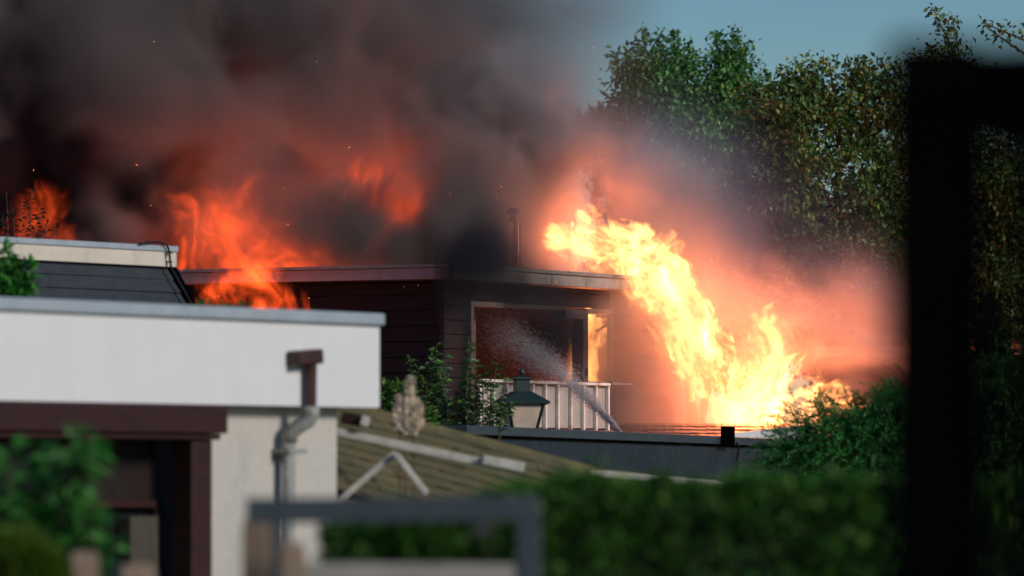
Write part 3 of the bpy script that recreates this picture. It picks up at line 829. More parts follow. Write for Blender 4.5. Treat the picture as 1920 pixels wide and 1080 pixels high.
# ---------------------------------------------------------------- hedges and bushes
def foliage_mass(name, label, cat, d, outline, depth, lm, n, leaf, seed, up=.6, floor=0.0, wl=.5, stems=0):
    """a leafy body under a top line [(px, py)...]; leaves crowd towards its faces"""
    rng = np.random.default_rng(seed)
    xs = np.array([W3(p[0], p[1], d)[0] for p in outline]); zs = np.array([W3(p[0], p[1], d)[2] for p in outline])
    o = thing(name, ((xs[0] + xs[-1]) / 2, d + depth / 2, 0), label, cat)
    x = rng.uniform(xs[0], xs[-1], n)
    zt_ = np.interp(x, xs, zs) + .009 * np.sin(x * 23 + seed) + .006 * np.sin(x * 57)
    y = d + depth * rng.beta(.6, 1.1, n)
    h = 1 - rng.beta(.55, 1.3, n)
    z = floor + (zt_ - floor) * h - np.abs(rng.normal(size=n)) * .01
    lift = (rng.random(n) < .04) * rng.exponential(.025, n)
    P = np.stack([x, y, z + lift], 1)
    D = rand_dir(n, rng) + np.array([0, -.5, up])
    L = leaf * rng.uniform(.6, 1.4, n)
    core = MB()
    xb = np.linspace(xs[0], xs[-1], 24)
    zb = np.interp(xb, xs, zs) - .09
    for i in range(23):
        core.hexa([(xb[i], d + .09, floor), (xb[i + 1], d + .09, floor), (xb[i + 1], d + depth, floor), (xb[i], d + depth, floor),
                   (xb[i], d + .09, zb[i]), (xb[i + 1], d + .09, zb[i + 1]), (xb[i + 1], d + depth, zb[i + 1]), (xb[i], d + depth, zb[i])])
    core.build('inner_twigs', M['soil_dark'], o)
    link('foliage', leaf_mesh('foliage', P, D, L, L * wl, rng=rng), lm, o)
    return o
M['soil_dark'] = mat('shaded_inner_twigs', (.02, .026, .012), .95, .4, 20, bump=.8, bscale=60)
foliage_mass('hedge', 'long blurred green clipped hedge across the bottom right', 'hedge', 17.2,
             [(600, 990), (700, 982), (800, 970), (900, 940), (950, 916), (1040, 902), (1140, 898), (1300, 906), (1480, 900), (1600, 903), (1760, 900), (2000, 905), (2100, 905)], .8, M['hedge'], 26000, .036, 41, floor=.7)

def clump(name, label, cat, d, lobes, lm, leaf, seed, dens=.06, wl=.5, stem_top=True, group=None, rz=.5):
    rng = np.random.default_rng(seed)
    s = d / F
    b0 = W3(lobes[0][0], 900, d)
    o = thing(name, (b0.x, d, 0), label, cat, group)
    P = []; D = []; st = MB()
    for l in lobes:
        c = np.array(W3(l[0], l[1], d)); r = l[2] * s
        n = int(dens * l[2] ** 2)
        dr = rand_dir(n, rng); rad = r * rng.random(n) ** .5
        P.append(c + dr * rad[:, None]); D.append(dr + rand_dir(n, rng) * .7 + np.array([0, 0, .3]))
        st.tube([(b0.x + rng.normal() * .03, d, 0), (b0.x * .4 + c[0] * .6, d, c[2] * .6), tuple(c)], [.012, .009, .004], 5)
    P = np.concatenate(P); D = np.concatenate(D); L = leaf * rng.uniform(.6, 1.4, len(P))
    st.build('stems', M['stem'], o)
    link('foliage', leaf_mesh('foliage', P, D, L, L * wl, rng=rng), lm, o)
    return o
# leafy shrub made of shoots with paired leaves (apple like)
def shoot_shrub(label, d, base_px, tips, lm, seed, leaf=.06, wl=.5, gap=.032, name='leafy_shrub', cat='shrub', group=None, top_only=None, twigs=3, stemmat='stem', droop=.35):
    rng = np.random.default_rng(seed); rd = random.Random(seed)
    b = W3(base_px, 900, d); o = thing(name, (b.x, d, 0), label, cat, group)
    st = MB(); P = []; D = []
    def shoot(pts, r0):
        pts = [Vector(p) for p in pts]
        st.tube(pts, [r0 * (1 - .8 * i / (len(pts) - 1)) for i in range(len(pts))], 5)
        for a, c in zip(pts[:-1], pts[1:]):
            L = (c - a).length; k = max(1, int(L / gap))
            for j in range(k):
                p = a.lerp(c, (j + rd.random()) / k)
                if top_only and p.z < top_only: continue
                ang = rd.uniform(0, 6.28)
                out = Vector((math.cos(ang), math.sin(ang) * .8, rd.uniform(-.1, .6)))
                P.append(tuple(p)); D.append(tuple(out))
    for (x, y) in tips:
        e = W3(x, y, d + rd.uniform(-.25, .25))
        a = Vector((b.x + rd.uniform(-.08, .08), d, .05))
        mid = a.lerp(e, .55) + Vector((rd.uniform(-.06, .06), rd.uniform(-.05, .05), 0)); m2 = a.lerp(e, .8) + Vector((rd.uniform(-.04, .04), 0, 0))
        shoot([a, mid, m2, e], .011)
        for t in range(twigs):
            f = rd.uniform(.5, .92); p = a.lerp(e, f)
            q = p + Vector((rd.uniform(-.16, .16), rd.uniform(-.1, .1), rd.uniform(.06, .2)))
            shoot([p, p.lerp(q, .5) + Vector((0, 0, .015)), q], .005)
    for (p, dd) in list(zip(P[-1:], D[-1:])): pass
    P = np.array(P); D = np.array(D); L = leaf * rng.uniform(.6, 1.25, len(P))
    st.build('stems', M[stemmat], o, smooth=True)
    link('foliage', leaf_mesh('foliage', P, D, L, L * wl, fold=.3, droop=droop, rng=rng), lm, o)
    return o
shoot_shrub('blurred broad leaved green bush at bottom left in front of the brown door', 20.5, 60,
            [(20, 830), (60, 850), (95, 830), (140, 795), (165, 815), (178, 835), (120, 850), (40, 880), (150, 900), (185, 930), (170, 945), (90, 900), (10, 900), (120, 960), (60, 950), (20, 980), (150, 985), (-20, 860), (90, 1000)], M['bush'], 51, leaf=.085, gap=.014, twigs=5, wl=.42, name='leafy_bush', cat='bush', top_only=.9)
clump('clipped_bush', 'rounded yellow green clipped bush in the bottom left corner', 'bush', 16.5,
      [(30, 1060, 70), (85, 1065, 45), (-20, 1070, 70), (55, 1090, 80)], M['topiary'], .022, 52, dens=.5, wl=.5)
clump('weed_patch', 'small green weeds and pale stalks behind the gate opening', 'plant', 29.0,
      [(655, 1010, 22), (690, 1025, 26), (720, 1040, 26), (640, 1040, 24), (670, 1060, 40), (700, 985, 10)], M['laurel'], .06, 53, dens=.12, wl=.3)

shoot_shrub('dense fruit shrub with pale curled leaves left of the dark corner boards', 49.5, 815,
            [(770, 668), (785, 690), (808, 652), (818, 648), (835, 668), (832, 700), (800, 720), (775, 720), (822, 740), (790, 745), (840, 750), (812, 775), (780, 780), (835, 785)], M['apple'], 61, leaf=.075, gap=.015, twigs=5, top_only=2.0)
shoot_shrub('tall fruit shrub shoots crossing the door frame beside the lantern', 49.0, 885,
            [(880, 632), (877, 650), (893, 675), (922, 676), (932, 680), (905, 700), (945, 705), (875, 700), (860, 720), (915, 720), (940, 740), (890, 740), (925, 760), (865, 760), (945, 770), (900, 775), (875, 790), (850, 800), (930, 790)], M['apple'], 62, leaf=.072, gap=.02, twigs=3, top_only=2.0)
clump('laurel_bush', 'bright yellow green laurel bush right beside the white fascia end', 'bush', 47,
      [(722, 740, 20), (745, 735, 22), (735, 760, 26), (765, 755, 22), (715, 765, 20), (790, 790, 30), (760, 785, 24)], M['laurel'], .075, 63, dens=.28, wl=.3)
clump('laurel_bush', 'row of small laurel tips peeping over the white shed roof', 'bush', 38,
      [(372, 580, 8), (392, 580, 9), (410, 582, 9), (428, 583, 8), (456, 580, 9), (380, 595, 14), (410, 598, 16), (440, 600, 14)], M['laurel'], .055, 64, dens=.6, wl=.25)
clump('leafy_branch_bush', 'green leafy shrub at the left edge before the black boards', 'bush', 37,
      [(10, 480, 16), (18, 505, 14), (50, 505, 14), (40, 535, 18), (60, 528, 10), (15, 545, 26), (30, 562, 30), (0, 520, 24)], M['bush'], .07, 65, dens=.22, wl=.42)
shoot_shrub('dark leafy twigs silhouetted against the glow at the left edge', 50.0, 50,
            [(60, 356), (40, 375), (75, 380), (90, 398), (25, 390), (105, 408), (55, 400), (12, 360), (70, 420), (5, 400), (-10, 380)], M['silhouette'], 66, leaf=.065, gap=.035, twigs=2, top_only=3.4, stemmat='bark')

# pampas plume
pd = 34.0
pp = thing('pampas_grass', W3(762, 1000, pd), 'pale feathery pampas plume in front of the fruit shrub', 'pampas grass')
pp.location.z = 0
rng = np.random.default_rng(71)
st = MB()
Pp = []; Dp = []
for (x0, y0, x1, y1, w) in ((760, 806, 770, 716, 24), (750, 806, 748, 752, 15), (776, 806, 784, 766, 14)):
    a = np.array(W3(x0, y0, pd)); e = np.array(W3(x1, y1, pd)); n = 900
    t = rng.random(n) ** 1.3
    wid = w * m_per_px(pd) * (1.02 - t) ** .8
    Pp.append(a + (e - a) * t[:, None] + rng.normal(size=(n, 3)) * (wid * .35)[:, None]); Dp.append(unit((e - a)[None]) * 1.0 + rng.normal(size=(n, 3)) * .35)
    st.tube([(a[0], pd, 0), tuple(a), tuple(e)], [.006, .005, .002], 5)
st.build('stalks', M['stem'], pp)
link('plume', leaf_mesh('plume', np.concatenate(Pp), np.concatenate(Dp), .05, .012, rng=rng), M['plume'], pp)

# feathery conifers: sprays of narrow needles along arching branchlets
def conifer_sprays(name, label, cat, d, lobes, lm, seed, dens=.045, spray=.32, needle=.028, lean=(-.25, -.25, .3)):
    rng = np.random.default_rng(seed); s = d / F
    b0 = W3(lobes[0][0], 900, d); o = thing(name, (b0.x, d, 0), label, cat)
    P = []; D = []; st = MB()
    for l in lobes:
        c = np.array(W3(l[0], l[1], d)); r = l[2] * s
        n = max(3, int(dens * l[2] ** 2))
        dr = rand_dir(n, rng); base = c + dr * (r * rng.random(n) ** .5)[:, None] * np.array([1, 1, .75])
        ax = unit(dr * np.array([1, .8, .4]) + rand_dir(n, rng) * .4 + np.array(lean))
        k = 56
        t = np.tile(np.linspace(0, 1, k), n)
        A = np.repeat(ax, k, 0); Bq = np.repeat(base, k, 0)
        ln = np.repeat(spray * rng.uniform(.6, 1.3, n), k)
        p = Bq + A * (t * ln)[:, None] + np.array([0, 0, -.25]) * (t ** 2 * ln)[:, None]
        dd = A * .9 + rand_dir(n * k, rng) * .75
        P.append(p); D.append(dd)
        st.tube([(b0.x, d, 0), tuple(c)], [.025, .008], 5)
    P = np.concatenate(P); D = np.concatenate(D); L = 1.25 * needle * rng.uniform(.6, 1.3, len(P))
    st.build('branches', M['bark'], o)
    link('foliage', leaf_mesh('foliage', P, D, L, L * .2, rng=rng), lm, o)
    return o
conifer_sprays('juniper_bush', 'dark green feathery juniper in front of the flames left of the black post', 'bush', 44.0,
               [(1560, 830, 60), (1500, 845, 36), (1530, 800, 30), (1590, 790, 32), (1620, 830, 60), (1670, 810, 50), (1690, 790, 40), (1490, 875, 36), (1560, 880, 50), (1630, 890, 50), (1700, 860, 60), (1500, 800, 16), (1640, 785, 24), (1690, 760, 30), (1720, 760, 40)], M['juniper'], 81)
conifer_sprays('juniper_bush', 'lighter feathery juniper right of the black post', 'bush', 40.0,
               [(1870, 760, 60), (1910, 740, 50), (1840, 780, 50), (1880, 830, 70), (1830, 850, 50), (1930, 800, 60), (1860, 880, 60), (1920, 880, 60), (1860, 700, 20), (1915, 700, 24)], M['juniper_right'], 82)
conifer_sprays('cypress', 'narrow dark cone shaped cypress right of the black post', 'tree', 52.0,
               [(1850, 560, 12), (1852, 580, 18), (1855, 605, 24), (1857, 635, 30), (1860, 665, 36), (1862, 695, 40), (1862, 730, 44), (1862, 770, 46), (1835, 690, 26), (1890, 700, 26)], M['cypress'], 83, dens=.12, spray=.08, needle=.026, lean=(0, -.1, .9))

# ---------------------------------------------------------------- fire and smoke: voxel fields
def up_matrix(n, cells, phase):
    t = np.arange(n) / max(n - 1, 1) * cells + phase
    i = np.floor(t).astype(int); f = t - i
    A = np.zeros((n, int(cells) + 5), np.float32); r = np.arange(n)
    for k, w in enumerate([(1 - f) ** 3 / 6, (3 * f ** 3 - 6 * f ** 2 + 4) / 6, (-3 * f ** 3 + 3 * f ** 2 + 3 * f + 1) / 6, f ** 3 / 6]):
        A[r, i + k] += w
    return A
def lattice_noise(shape, cells, rng):
    L = rng.standard_normal([int(c) + 5 for c in cells]).astype(np.float32)
    for ax in range(3):
        L = np.moveaxis(np.tensordot(up_matrix(shape[ax], cells[ax], rng.random()), L, axes=(1, ax)), 0, ax)
    return L * 1.9
def fbm(shape, cells, octaves, rng, gain=.5, ridged=False):
    out = np.zeros(shape, np.float32); a = 1.; s = 0.
    for o in range(octaves):
        c = [max(1, min(cc * 2.0 ** o, n / 1.6)) for cc, n in zip(cells, shape)]
        n = lattice_noise(shape, c, rng)
        out += a * ((.6 - np.abs(n)) * 1.6 if ridged else n); s += a * a; a *= gain
    return np.ascontiguousarray(out / np.sqrt(s))
def tri(V, c):
    i0 = []; f = []
    for a, ax in zip(c, V.shape):
        a = np.clip(a, 0, ax - 1.001); b = a.astype(np.int32); i0.append(b); f.append((a - b).astype(np.float32))
    (i, j, k), (u, v, w) = i0, f
    s = V.shape; flat = V.ravel(); base = (i * s[1] + j) * s[2] + k
    g = lambda a, b, c: flat[base + ((a * s[1] + b) * s[2] + c)]
    return ((g(0, 0, 0) * (1 - w) + g(0, 0, 1) * w) * (1 - v) + (g(0, 1, 0) * (1 - w) + g(0, 1, 1) * w) * v) * (1 - u) + \
           ((g(1, 0, 0) * (1 - w) + g(1, 0, 1) * w) * (1 - v) + (g(1, 1, 0) * (1 - w) + g(1, 1, 1) * w) * v) * u
def wsample(V, scale, *c):
    return tri(V, [np.abs(((a / scale) + 37.0) % (2 * (n - 2)) - (n - 2)) for a, n in zip(c, V.shape)])
def sstep(a, b, x):
    t = np.clip((x - a) / (b - a), 0, 1); return t * t * (3 - 2 * t)
class Grid:
    """a box of voxels round a pixel window between two distances"""
    def __init__(s, px, py, d, voxel, vd):
        xs = [W3(p, 540, k)[0] for p in px for k in d]; zs = [W3(960, p, k)[2] for p in py for k in d]
        s.lo = (min(xs), d[0], max(min(zs), .05)); s.hi = (max(xs), d[1], max(zs))
        s.n = (int((s.hi[0] - s.lo[0]) / voxel) + 1, int((d[1] - d[0]) / vd) + 1, int((s.hi[2] - s.lo[2]) / voxel) + 1)
        ax = [np.linspace(l, h, n, dtype=np.float32) for l, h, n in zip(s.lo, s.hi, s.n)]
        s.z, s.y, s.x = np.meshgrid(ax[2], ax[1], ax[0], indexing='ij')
        s.px, s.py = project(s.x, s.y, s.z); s.shape = s.x.shape
        s.dy = float(ax[1][1] - ax[1][0])
def path_field(g, paths):
    q = np.full(g.shape, 1e9, np.float32); S = np.zeros(g.shape, np.float32); T = np.zeros(g.shape, np.float32)
    off = 0
    for P in paths:
        Ln = 0
        for (x0, y0, r0, d0), (x1, y1, r1, d1) in zip(P[:-1], P[1:]):
            dx, dy = x1 - x0, y1 - y0; l = math.hypot(dx, dy)
            ax = g.px - x0; ay = g.py - y0
            h = np.clip((ax * dx + ay * dy) / (l * l), 0, 1)
            ex = ax - h * dx; ey = ay - h * dy
            qq = np.sqrt(ex * ex + ey * ey + ((g.y - (d0 + (d1 - d0) * h)) * (F / 60)) ** 2) / (r0 + (r1 - r0) * h)
            m = qq < q
            q[m] = qq[m]; S[m] = (off + Ln + h * l)[m]; T[m] = ((ax * dy - ay * dx) / l)[m]
            Ln += l
        off += Ln + 100
    return q, S, T
NOISE = {}
def flame_field(g, paths, seed, amp=.8, stretch=2.6, size=.8, contrast=2.2, soft=.3, lo=.16, grain=.5):
    if seed not in NOISE:
        rng = np.random.default_rng(seed)
        n = (56, 56, 56)
        Wn = [fbm(n, (n[0] / 6,) * 3, 3, rng) for _ in range(5)]
        n = (128, 128, 72)
        NOISE[seed] = (Wn, fbm(n, (n[0] / 12, n[1] / 12, n[2] / 12), 4, rng, gain=.6), fbm(n, (n[0] / 12, n[1] / 12, n[2] / 12), 4, rng, gain=.62, ridged=True))
    Wn, Nn, Rn = NOISE[seed]
    q, S, T = path_field(g, paths)
    m = np.nonzero(q < 2.1)
    q = q[m]; S = S[m]; T = T[m]; px = g.px[m]; py = g.py[m]; dp = (g.y[m] - g.lo[1]) * (F / 60)
    k = 13 * size
    w = [wsample(Wn[i], k, px, py, dp) for i in range(3)]
    f1 = [wsample(Wn[3], k * .3, px, py, dp), wsample(Wn[4], k * .3, py, px, dp)]
    s = S + 24 * size * w[0] + 9 * size * f1[0]; t = T + 22 * size * w[1] + 8 * size * f1[1]; d = dp + 14 * size * w[2]
    b = 1.55 * size
    a = wsample(Nn, b, s / stretch, t, d); r = wsample(Rn, b, s / stretch, t + 200, d)
    a2 = wsample(Nn, b * .42, s / stretch, t + 90, d)
    A = wsample(Nn, b * 2.2, s / stretch + 50, t + 30, d * .6)
    f = 1 - q + amp * (.45 * a + .3 * r + .2 * a2 + .35 * A) + .25 * w[0]
    den = sstep(0.02, soft, f)
    hot = np.clip(lo + .6 * r + .3 * a + grain * a2 + .35 * A, .015, None) ** contrast
    o = den * hot * sstep(2.1, 1.5, q)
    o[o < .02] = 0
    out = np.zeros(g.shape, np.float32); out[m] = o
    return out

def volume_object(name, arr, g, mat_):
    """a Volume object whose geometry nodes fill a voxel grid from the array (held as a point attribute)"""
    nz, ny, nx = arr.shape; lo, hi = g.lo, g.hi
    me = bpy.data.meshes.new(name + '_field'); me.vertices.add(arr.size)
    me.vertices.foreach_set('co', np.stack([g.x, g.y, g.z], -1).astype(np.float32).ravel())
    me.attributes.new('field', 'FLOAT', 'POINT').data.foreach_set('value', np.ascontiguousarray(arr, np.float32).ravel())
    src = bpy.data.objects.new(name + '_field', me)
    vd = bpy.data.volumes.new(name); vd.materials.append(mat_)
    o = bpy.data.objects.new(name, vd); COL.objects.link(o)
    ng = bpy.data.node_groups.new(name, 'GeometryNodeTree')
    ng.interface.new_socket('Geometry', in_out='INPUT', socket_type='NodeSocketGeometry')
    ng.interface.new_socket('Geometry', in_out='OUTPUT', socket_type='NodeSocketGeometry')
    N = ng.nodes; L = ng.links
    N.new('NodeGroupInput'); go = N.new('NodeGroupOutput')
    vc = N.new('GeometryNodeVolumeCube')
    vc.inputs['Min'].default_value = lo; vc.inputs['Max'].default_value = hi
    for k, v in zip('XYZ', (nx, ny, nz)): vc.inputs['Resolution ' + k].default_value = v
    v = N.new('GeometryNodeInputPosition').outputs[0]
    for op, val in (('SUBTRACT', lo), ('MULTIPLY', [(n - 1) / (h - l) for n, h, l in zip((nx, ny, nz), hi, lo)]), ('ADD', (.5, .5, .5)), ('FLOOR', None)):
        n = N.new('ShaderNodeVectorMath'); n.operation = op; L.new(v, n.inputs[0])
        if val is not None: n.inputs[1].default_value = val
        v = n.outputs[0]
    spx = N.new('ShaderNodeSeparateXYZ'); L.new(v, spx.inputs[0])
    def im(op, a, b):
        n = N.new('FunctionNodeIntegerMath'); n.operation = op
        for i, s in enumerate((a, b)):
            if isinstance(s, int): n.inputs[i].default_value = s
            else: L.new(s, n.inputs[i])
        return n.outputs[0]
    idx = im('ADD', im('MULTIPLY', im('ADD', im('MULTIPLY', spx.outputs[2], ny), spx.outputs[1]), nx), spx.outputs[0])
    na = N.new('GeometryNodeInputNamedAttribute'); na.data_type = 'FLOAT'; na.inputs[0].default_value = 'field'
    oi = N.new('GeometryNodeObjectInfo'); oi.inputs[0].default_value = src
    si = N.new('GeometryNodeSampleIndex'); si.data_type = 'FLOAT'; si.domain = 'POINT'
    L.new(oi.outputs['Geometry'], si.inputs['Geometry']); L.new(na.outputs[0], si.inputs['Value']); L.new(idx, si.inputs['Index'])
    L.new(si.outputs[0], vc.inputs['Density'])
    sm = N.new('GeometryNodeSetMaterial'); sm.inputs['Material'].default_value = mat_
    L.new(vc.outputs[0], sm.inputs['Geometry']); L.new(sm.outputs[0], go.inputs[0])
    o.modifiers.new('voxels', 'NODES').node_group = ng
    return o
def flame_mat(name, col, strength, soot):
    m = bpy.data.materials.new(name); m.use_nodes = True
    N = m.node_tree.nodes; L = m.node_tree.links; N.clear()
    out = N.new('ShaderNodeOutputMaterial'); vi = N.new('ShaderNodeVolumeInfo')
    def mul(k):
        n = N.new('ShaderNodeMath'); n.operation = 'MULTIPLY'; n.inputs[1].default_value = k; L.new(vi.outputs['Density'], n.inputs[0]); return n.outputs[0]
    em = N.new('ShaderNodeEmission'); em.inputs[0].default_value = (*col, 1); L.new(mul(strength), em.inputs['Strength'])
    ab = N.new('ShaderNodeVolumeAbsorption'); ab.inputs[0].default_value = (.0, .0, .0, 1); L.new(mul(soot), ab.inputs['Density'])
    ad = N.new('ShaderNodeAddShader'); L.new(em.outputs[0], ad.inputs[0]); L.new(ab.outputs[0], ad.inputs[1])
    L.new(ad.outputs[0], out.inputs['Volume'])
    return m
def smoke_mat(name, scat, absorb, aniso=0.0):
    """scat, absorb: scattering and absorption coefficients per unit of field, as colours"""
    m = bpy.data.materials.new(name); m.use_nodes = True
    N = m.node_tree.nodes; L = m.node_tree.links; N.clear()
    out = N.new('ShaderNodeOutputMaterial'); vi = N.new('ShaderNodeVolumeInfo')
    sc_ = N.new('ShaderNodeVolumeScatter'); sc_.inputs['Color'].default_value = (*scat, 1); sc_.inputs['Anisotropy'].default_value = aniso
    ab = N.new('ShaderNodeVolumeAbsorption'); ab.inputs['Color'].default_value = (*[1 - a for a in absorb], 1)
    L.new(vi.outputs['Density'], sc_.inputs['Density']); L.new(vi.outputs['Density'], ab.inputs['Density'])
    ad = N.new('ShaderNodeAddShader'); L.new(sc_.outputs[0], ad.inputs[0]); L.new(ab.outputs[0], ad.inputs[1])
    L.new(ad.outputs[0], out.inputs['Volume'])
    return m
def fire_lamp(flame, px, py, d, watt, col=(1.0, .21, .08), r=.35):
    """the light that a flame throws"""
    l = bpy.data.lights.new('flame_light', 'POINT'); l.energy = watt; l.color = col; l.shadow_soft_size = 0.0
    o = bpy.data.objects.new('flame_light', l); COL.objects.link(o); o.location = W3(px, py, d)
    o.parent = flame
    LAMPS.append((tuple(o.location), r))
    return o
def blobs(g, B, tau_unit=1.0):
    """soft ellipses (px, py, rx, ry, strength, d, rd): strength is the optical depth through the middle"""
    out = np.zeros(g.shape, np.float32)
    for (x, y, rx, ry, t, d, rd) in B:
        e = ((g.px - x) / rx) ** 2 + ((g.py - y) / ry) ** 2
        out += t / (rd * 1.77) * np.exp(-e - ((g.y - d) / rd) ** 2)
    return out
def billow(g, seed, scale, octaves=5, gain=.55, warp=1.0):
    """turbulent 3-D noise at the grid, swirled; scale in metres"""
    rng = np.random.default_rng(seed)
    n = (72, 72, 72)
    Wn = [fbm(n, (n[0] / 6,) * 3, 3, rng) for _ in range(3)]
    n = (112, 112, 112)
    Nn = fbm(n, (n[0] / 14,) * 3, octaves, rng, gain=gain)
    k = scale / 6.
    w = [wsample(Wn[i], k * 1.3, g.x + 40, g.y, g.z + 20) for i in range(3)]
    k2 = scale / 14.
    return wsample(Nn, k2, g.x + 40 + warp * .35 * scale * w[0], g.y + warp * .35 * scale * w[1], g.z + 20 + warp * .35 * scale * w[2])

LAMPS = []
def hollow(g, a):
    """thins the smoke round each flame lamp, shaped to hide its bright halo"""
    for p, r in LAMPS:
        a *= 1 - np.exp(-((g.x - p[0]) ** 2 + (g.y - p[1]) ** 2 + (g.z - p[2]) ** 2) / (r * r))
    return a
FIRE = flame_mat('fire', (1.0, .36, .095), 12.5, .7)
FIRE_RED = flame_mat('smoky_red_fire', (1.0, .09, .014), 1.4, .25)
# tall flames pouring over the roof edge
g = Grid((985, 1660), (360, 850), (60.2, 63.2), .0125, .032)
FLAME_PATHS = [[(1400, 815, 40, 61.2), (1378, 765, 45, 61.1), (1345, 700, 41, 61.0), (1302, 632, 40, 61.0), (1256, 556, 44, 61.1), (1214, 502, 46, 61.5), (1135, 480, 46, 62.2), (1068, 464, 32, 62.5)],
               [(1125, 465, 42, 62.3), (1104, 404, 22, 62.3)], [(1215, 490, 38, 61.5), (1248, 466, 24, 61.6)],
               [(1435, 815, 62, 61.4), (1425, 740, 60, 61.3), (1436, 680, 46, 61.2), (1434, 640, 42, 61.2), (1426, 600, 20, 61.2)],
               [(1470, 815, 44, 61.2), (1530, 776, 54, 61.1), (1570, 760, 38, 61.0), (1606, 742, 16, 61.0)],
               [(1190, 510, 44, 61.2), (1200, 572, 26, 61.0), (1215, 612, 12, 61.0)]]
a = flame_field(g, FLAME_PATHS, 17, contrast=2.8, lo=.12, amp=.8) + .22 * flame_field(g, [[(1410, 815, 80, 61.6), (1400, 740, 70, 61.5), (1400, 690, 40, 61.4)], [(1230, 560, 60, 61.4), (1300, 660, 60, 61.4)]], 17, contrast=1.4, lo=.4, soft=.8, amp=.7)
big = volume_object('flame', a, g, FIRE)
tag(big, 'tall white and yellow flames pouring over the roof edge at centre right', 'flame')
for px, py, d, w in ((1110, 455, 62.9, 120), (1300, 610, 62.4, 200), (1400, 730, 61.9, 250), (1530, 776, 61.4, 120)):
    fire_lamp(big, px, py, d, w, r=.75)
# burning window
g = Grid((1050, 1165), (570, 730), (61.0, 62.2), .0125, .03)
a = flame_field(g, [[(1108, 728, 17, 61.35), (1106, 660, 15, 61.35), (1106, 596, 12, 61.35)], [(1106, 625, 9, 61.35), (1122, 606, 11, 61.35), (1136, 600, 6, 61.35)], [(1122, 645, 12, 61.35), (1134, 625, 11, 61.35)], [(1066, 720, 9, 61.4), (1074, 660, 7, 61.4), (1078, 600, 4, 61.4)]], 8, size=.7, lo=.75, contrast=1.5)
a[(g.px < 1085)] *= .2
win = volume_object('flame', a * 5.0, g, FIRE)
tag(win, 'white hot flame burning inside the narrow window right of the door', 'flame')
fire_lamp(win, 1120, 650, 62.0, 90)
fire_lamp(win, 930, 690, 60.6, 14, (1, .2, .05), r=.2)
# fires in the smoke at the left; two carry an added glow
g = Grid((280, 680), (290, 620), (56.9, 61.8), .022, .05)
a = flame_field(g, [[(485, 605, 60, 57.8), (455, 545, 56, 58.1), (435, 490, 60, 59.6), (430, 460, 74, 60.4), (405, 410, 66, 60.8), (370, 370, 34, 60.9)], [(430, 470, 60, 60.4), (510, 470, 56, 60.5), (590, 492, 34, 60.6)], [(420, 405, 58, 60.8), (460, 372, 36, 60.8)]], 12, size=1.0, soft=1.3, contrast=1.9, amp=1.0, lo=.3)
a += .14 * flame_field(g, [[(360, 480, 70, 60.6), (450, 450, 100, 60.7), (560, 470, 70, 60.7)]], 12, size=1.5, soft=1.8, contrast=1.2, amp=1.0, lo=.5)  # broad dim emission painted in for the red glow of the smoke
a *= 1 + 1.6 * sstep(59.4, 58.4, g.y)
fl2 = volume_object('flame', a, g, FIRE_RED)
tag(fl2, 'red orange flames and painted smoke glow in front of the left house wing above the white shed', 'flame')
fire_lamp(fl2, 440, 430, 61.2, 65, (1, .14, .045), r=.8)
fire_lamp(fl2, 460, 560, 57.7, 1.5, (1, .17, .04), r=.3)
g = Grid((480, 880), (250, 540), (60.0, 63.8), .024, .05)
a = flame_field(g, [[(640, 515, 70, 61.6), (648, 440, 74, 61.7), (662, 370, 60, 61.8), (668, 325, 26, 61.8)], [(700, 505, 60, 61.6), (745, 430, 66, 61.7), (752, 375, 54, 61.8), (768, 340, 22, 61.8)], [(560, 505, 46, 61.4), (660, 500, 46, 61.5), (740, 505, 36, 61.5)]], 14, size=1.1, soft=1.4, contrast=2.0, amp=1.1, lo=.3)
a += .16 * flame_field(g, [[(500, 480, 60, 61.9), (620, 440, 100, 62.0), (720, 420, 100, 62.0), (800, 470, 50, 61.9)], [(560, 360, 60, 62.2), (640, 300, 40, 62.3)]], 14, size=1.5, soft=1.8, contrast=1.2, amp=1.0, lo=.5)  # wide low emission added in place of firelight scattered by smoke
fl3 = volume_object('flame', a, g, FIRE_RED)
tag(fl3, 'two dull red flames and painted glow in smoke above the left roof wing', 'flame')
fire_lamp(fl3, 690, 420, 62.3, 110, (1, .14, .045), r=.9)
g = Grid((-110, 220), (290, 480), (52.4, 55.6), .022, .05)
a = flame_field(g, [[(60, 480, 80, 53.8), (55, 430, 60, 53.9), (45, 388, 28, 54)], [(110, 470, 52, 53.8), (115, 440, 28, 53.8)]], 15, size=1.0, soft=1.3, contrast=1.8, amp=1.0, lo=.3)
fl4 = volume_object('flame', a, g, FIRE_RED)
tag(fl4, 'red flames behind the dark twigs at the left edge', 'flame')
fire_lamp(fl4, 60, 420, 55.6, 60, (1, .15, .035), r=.5)

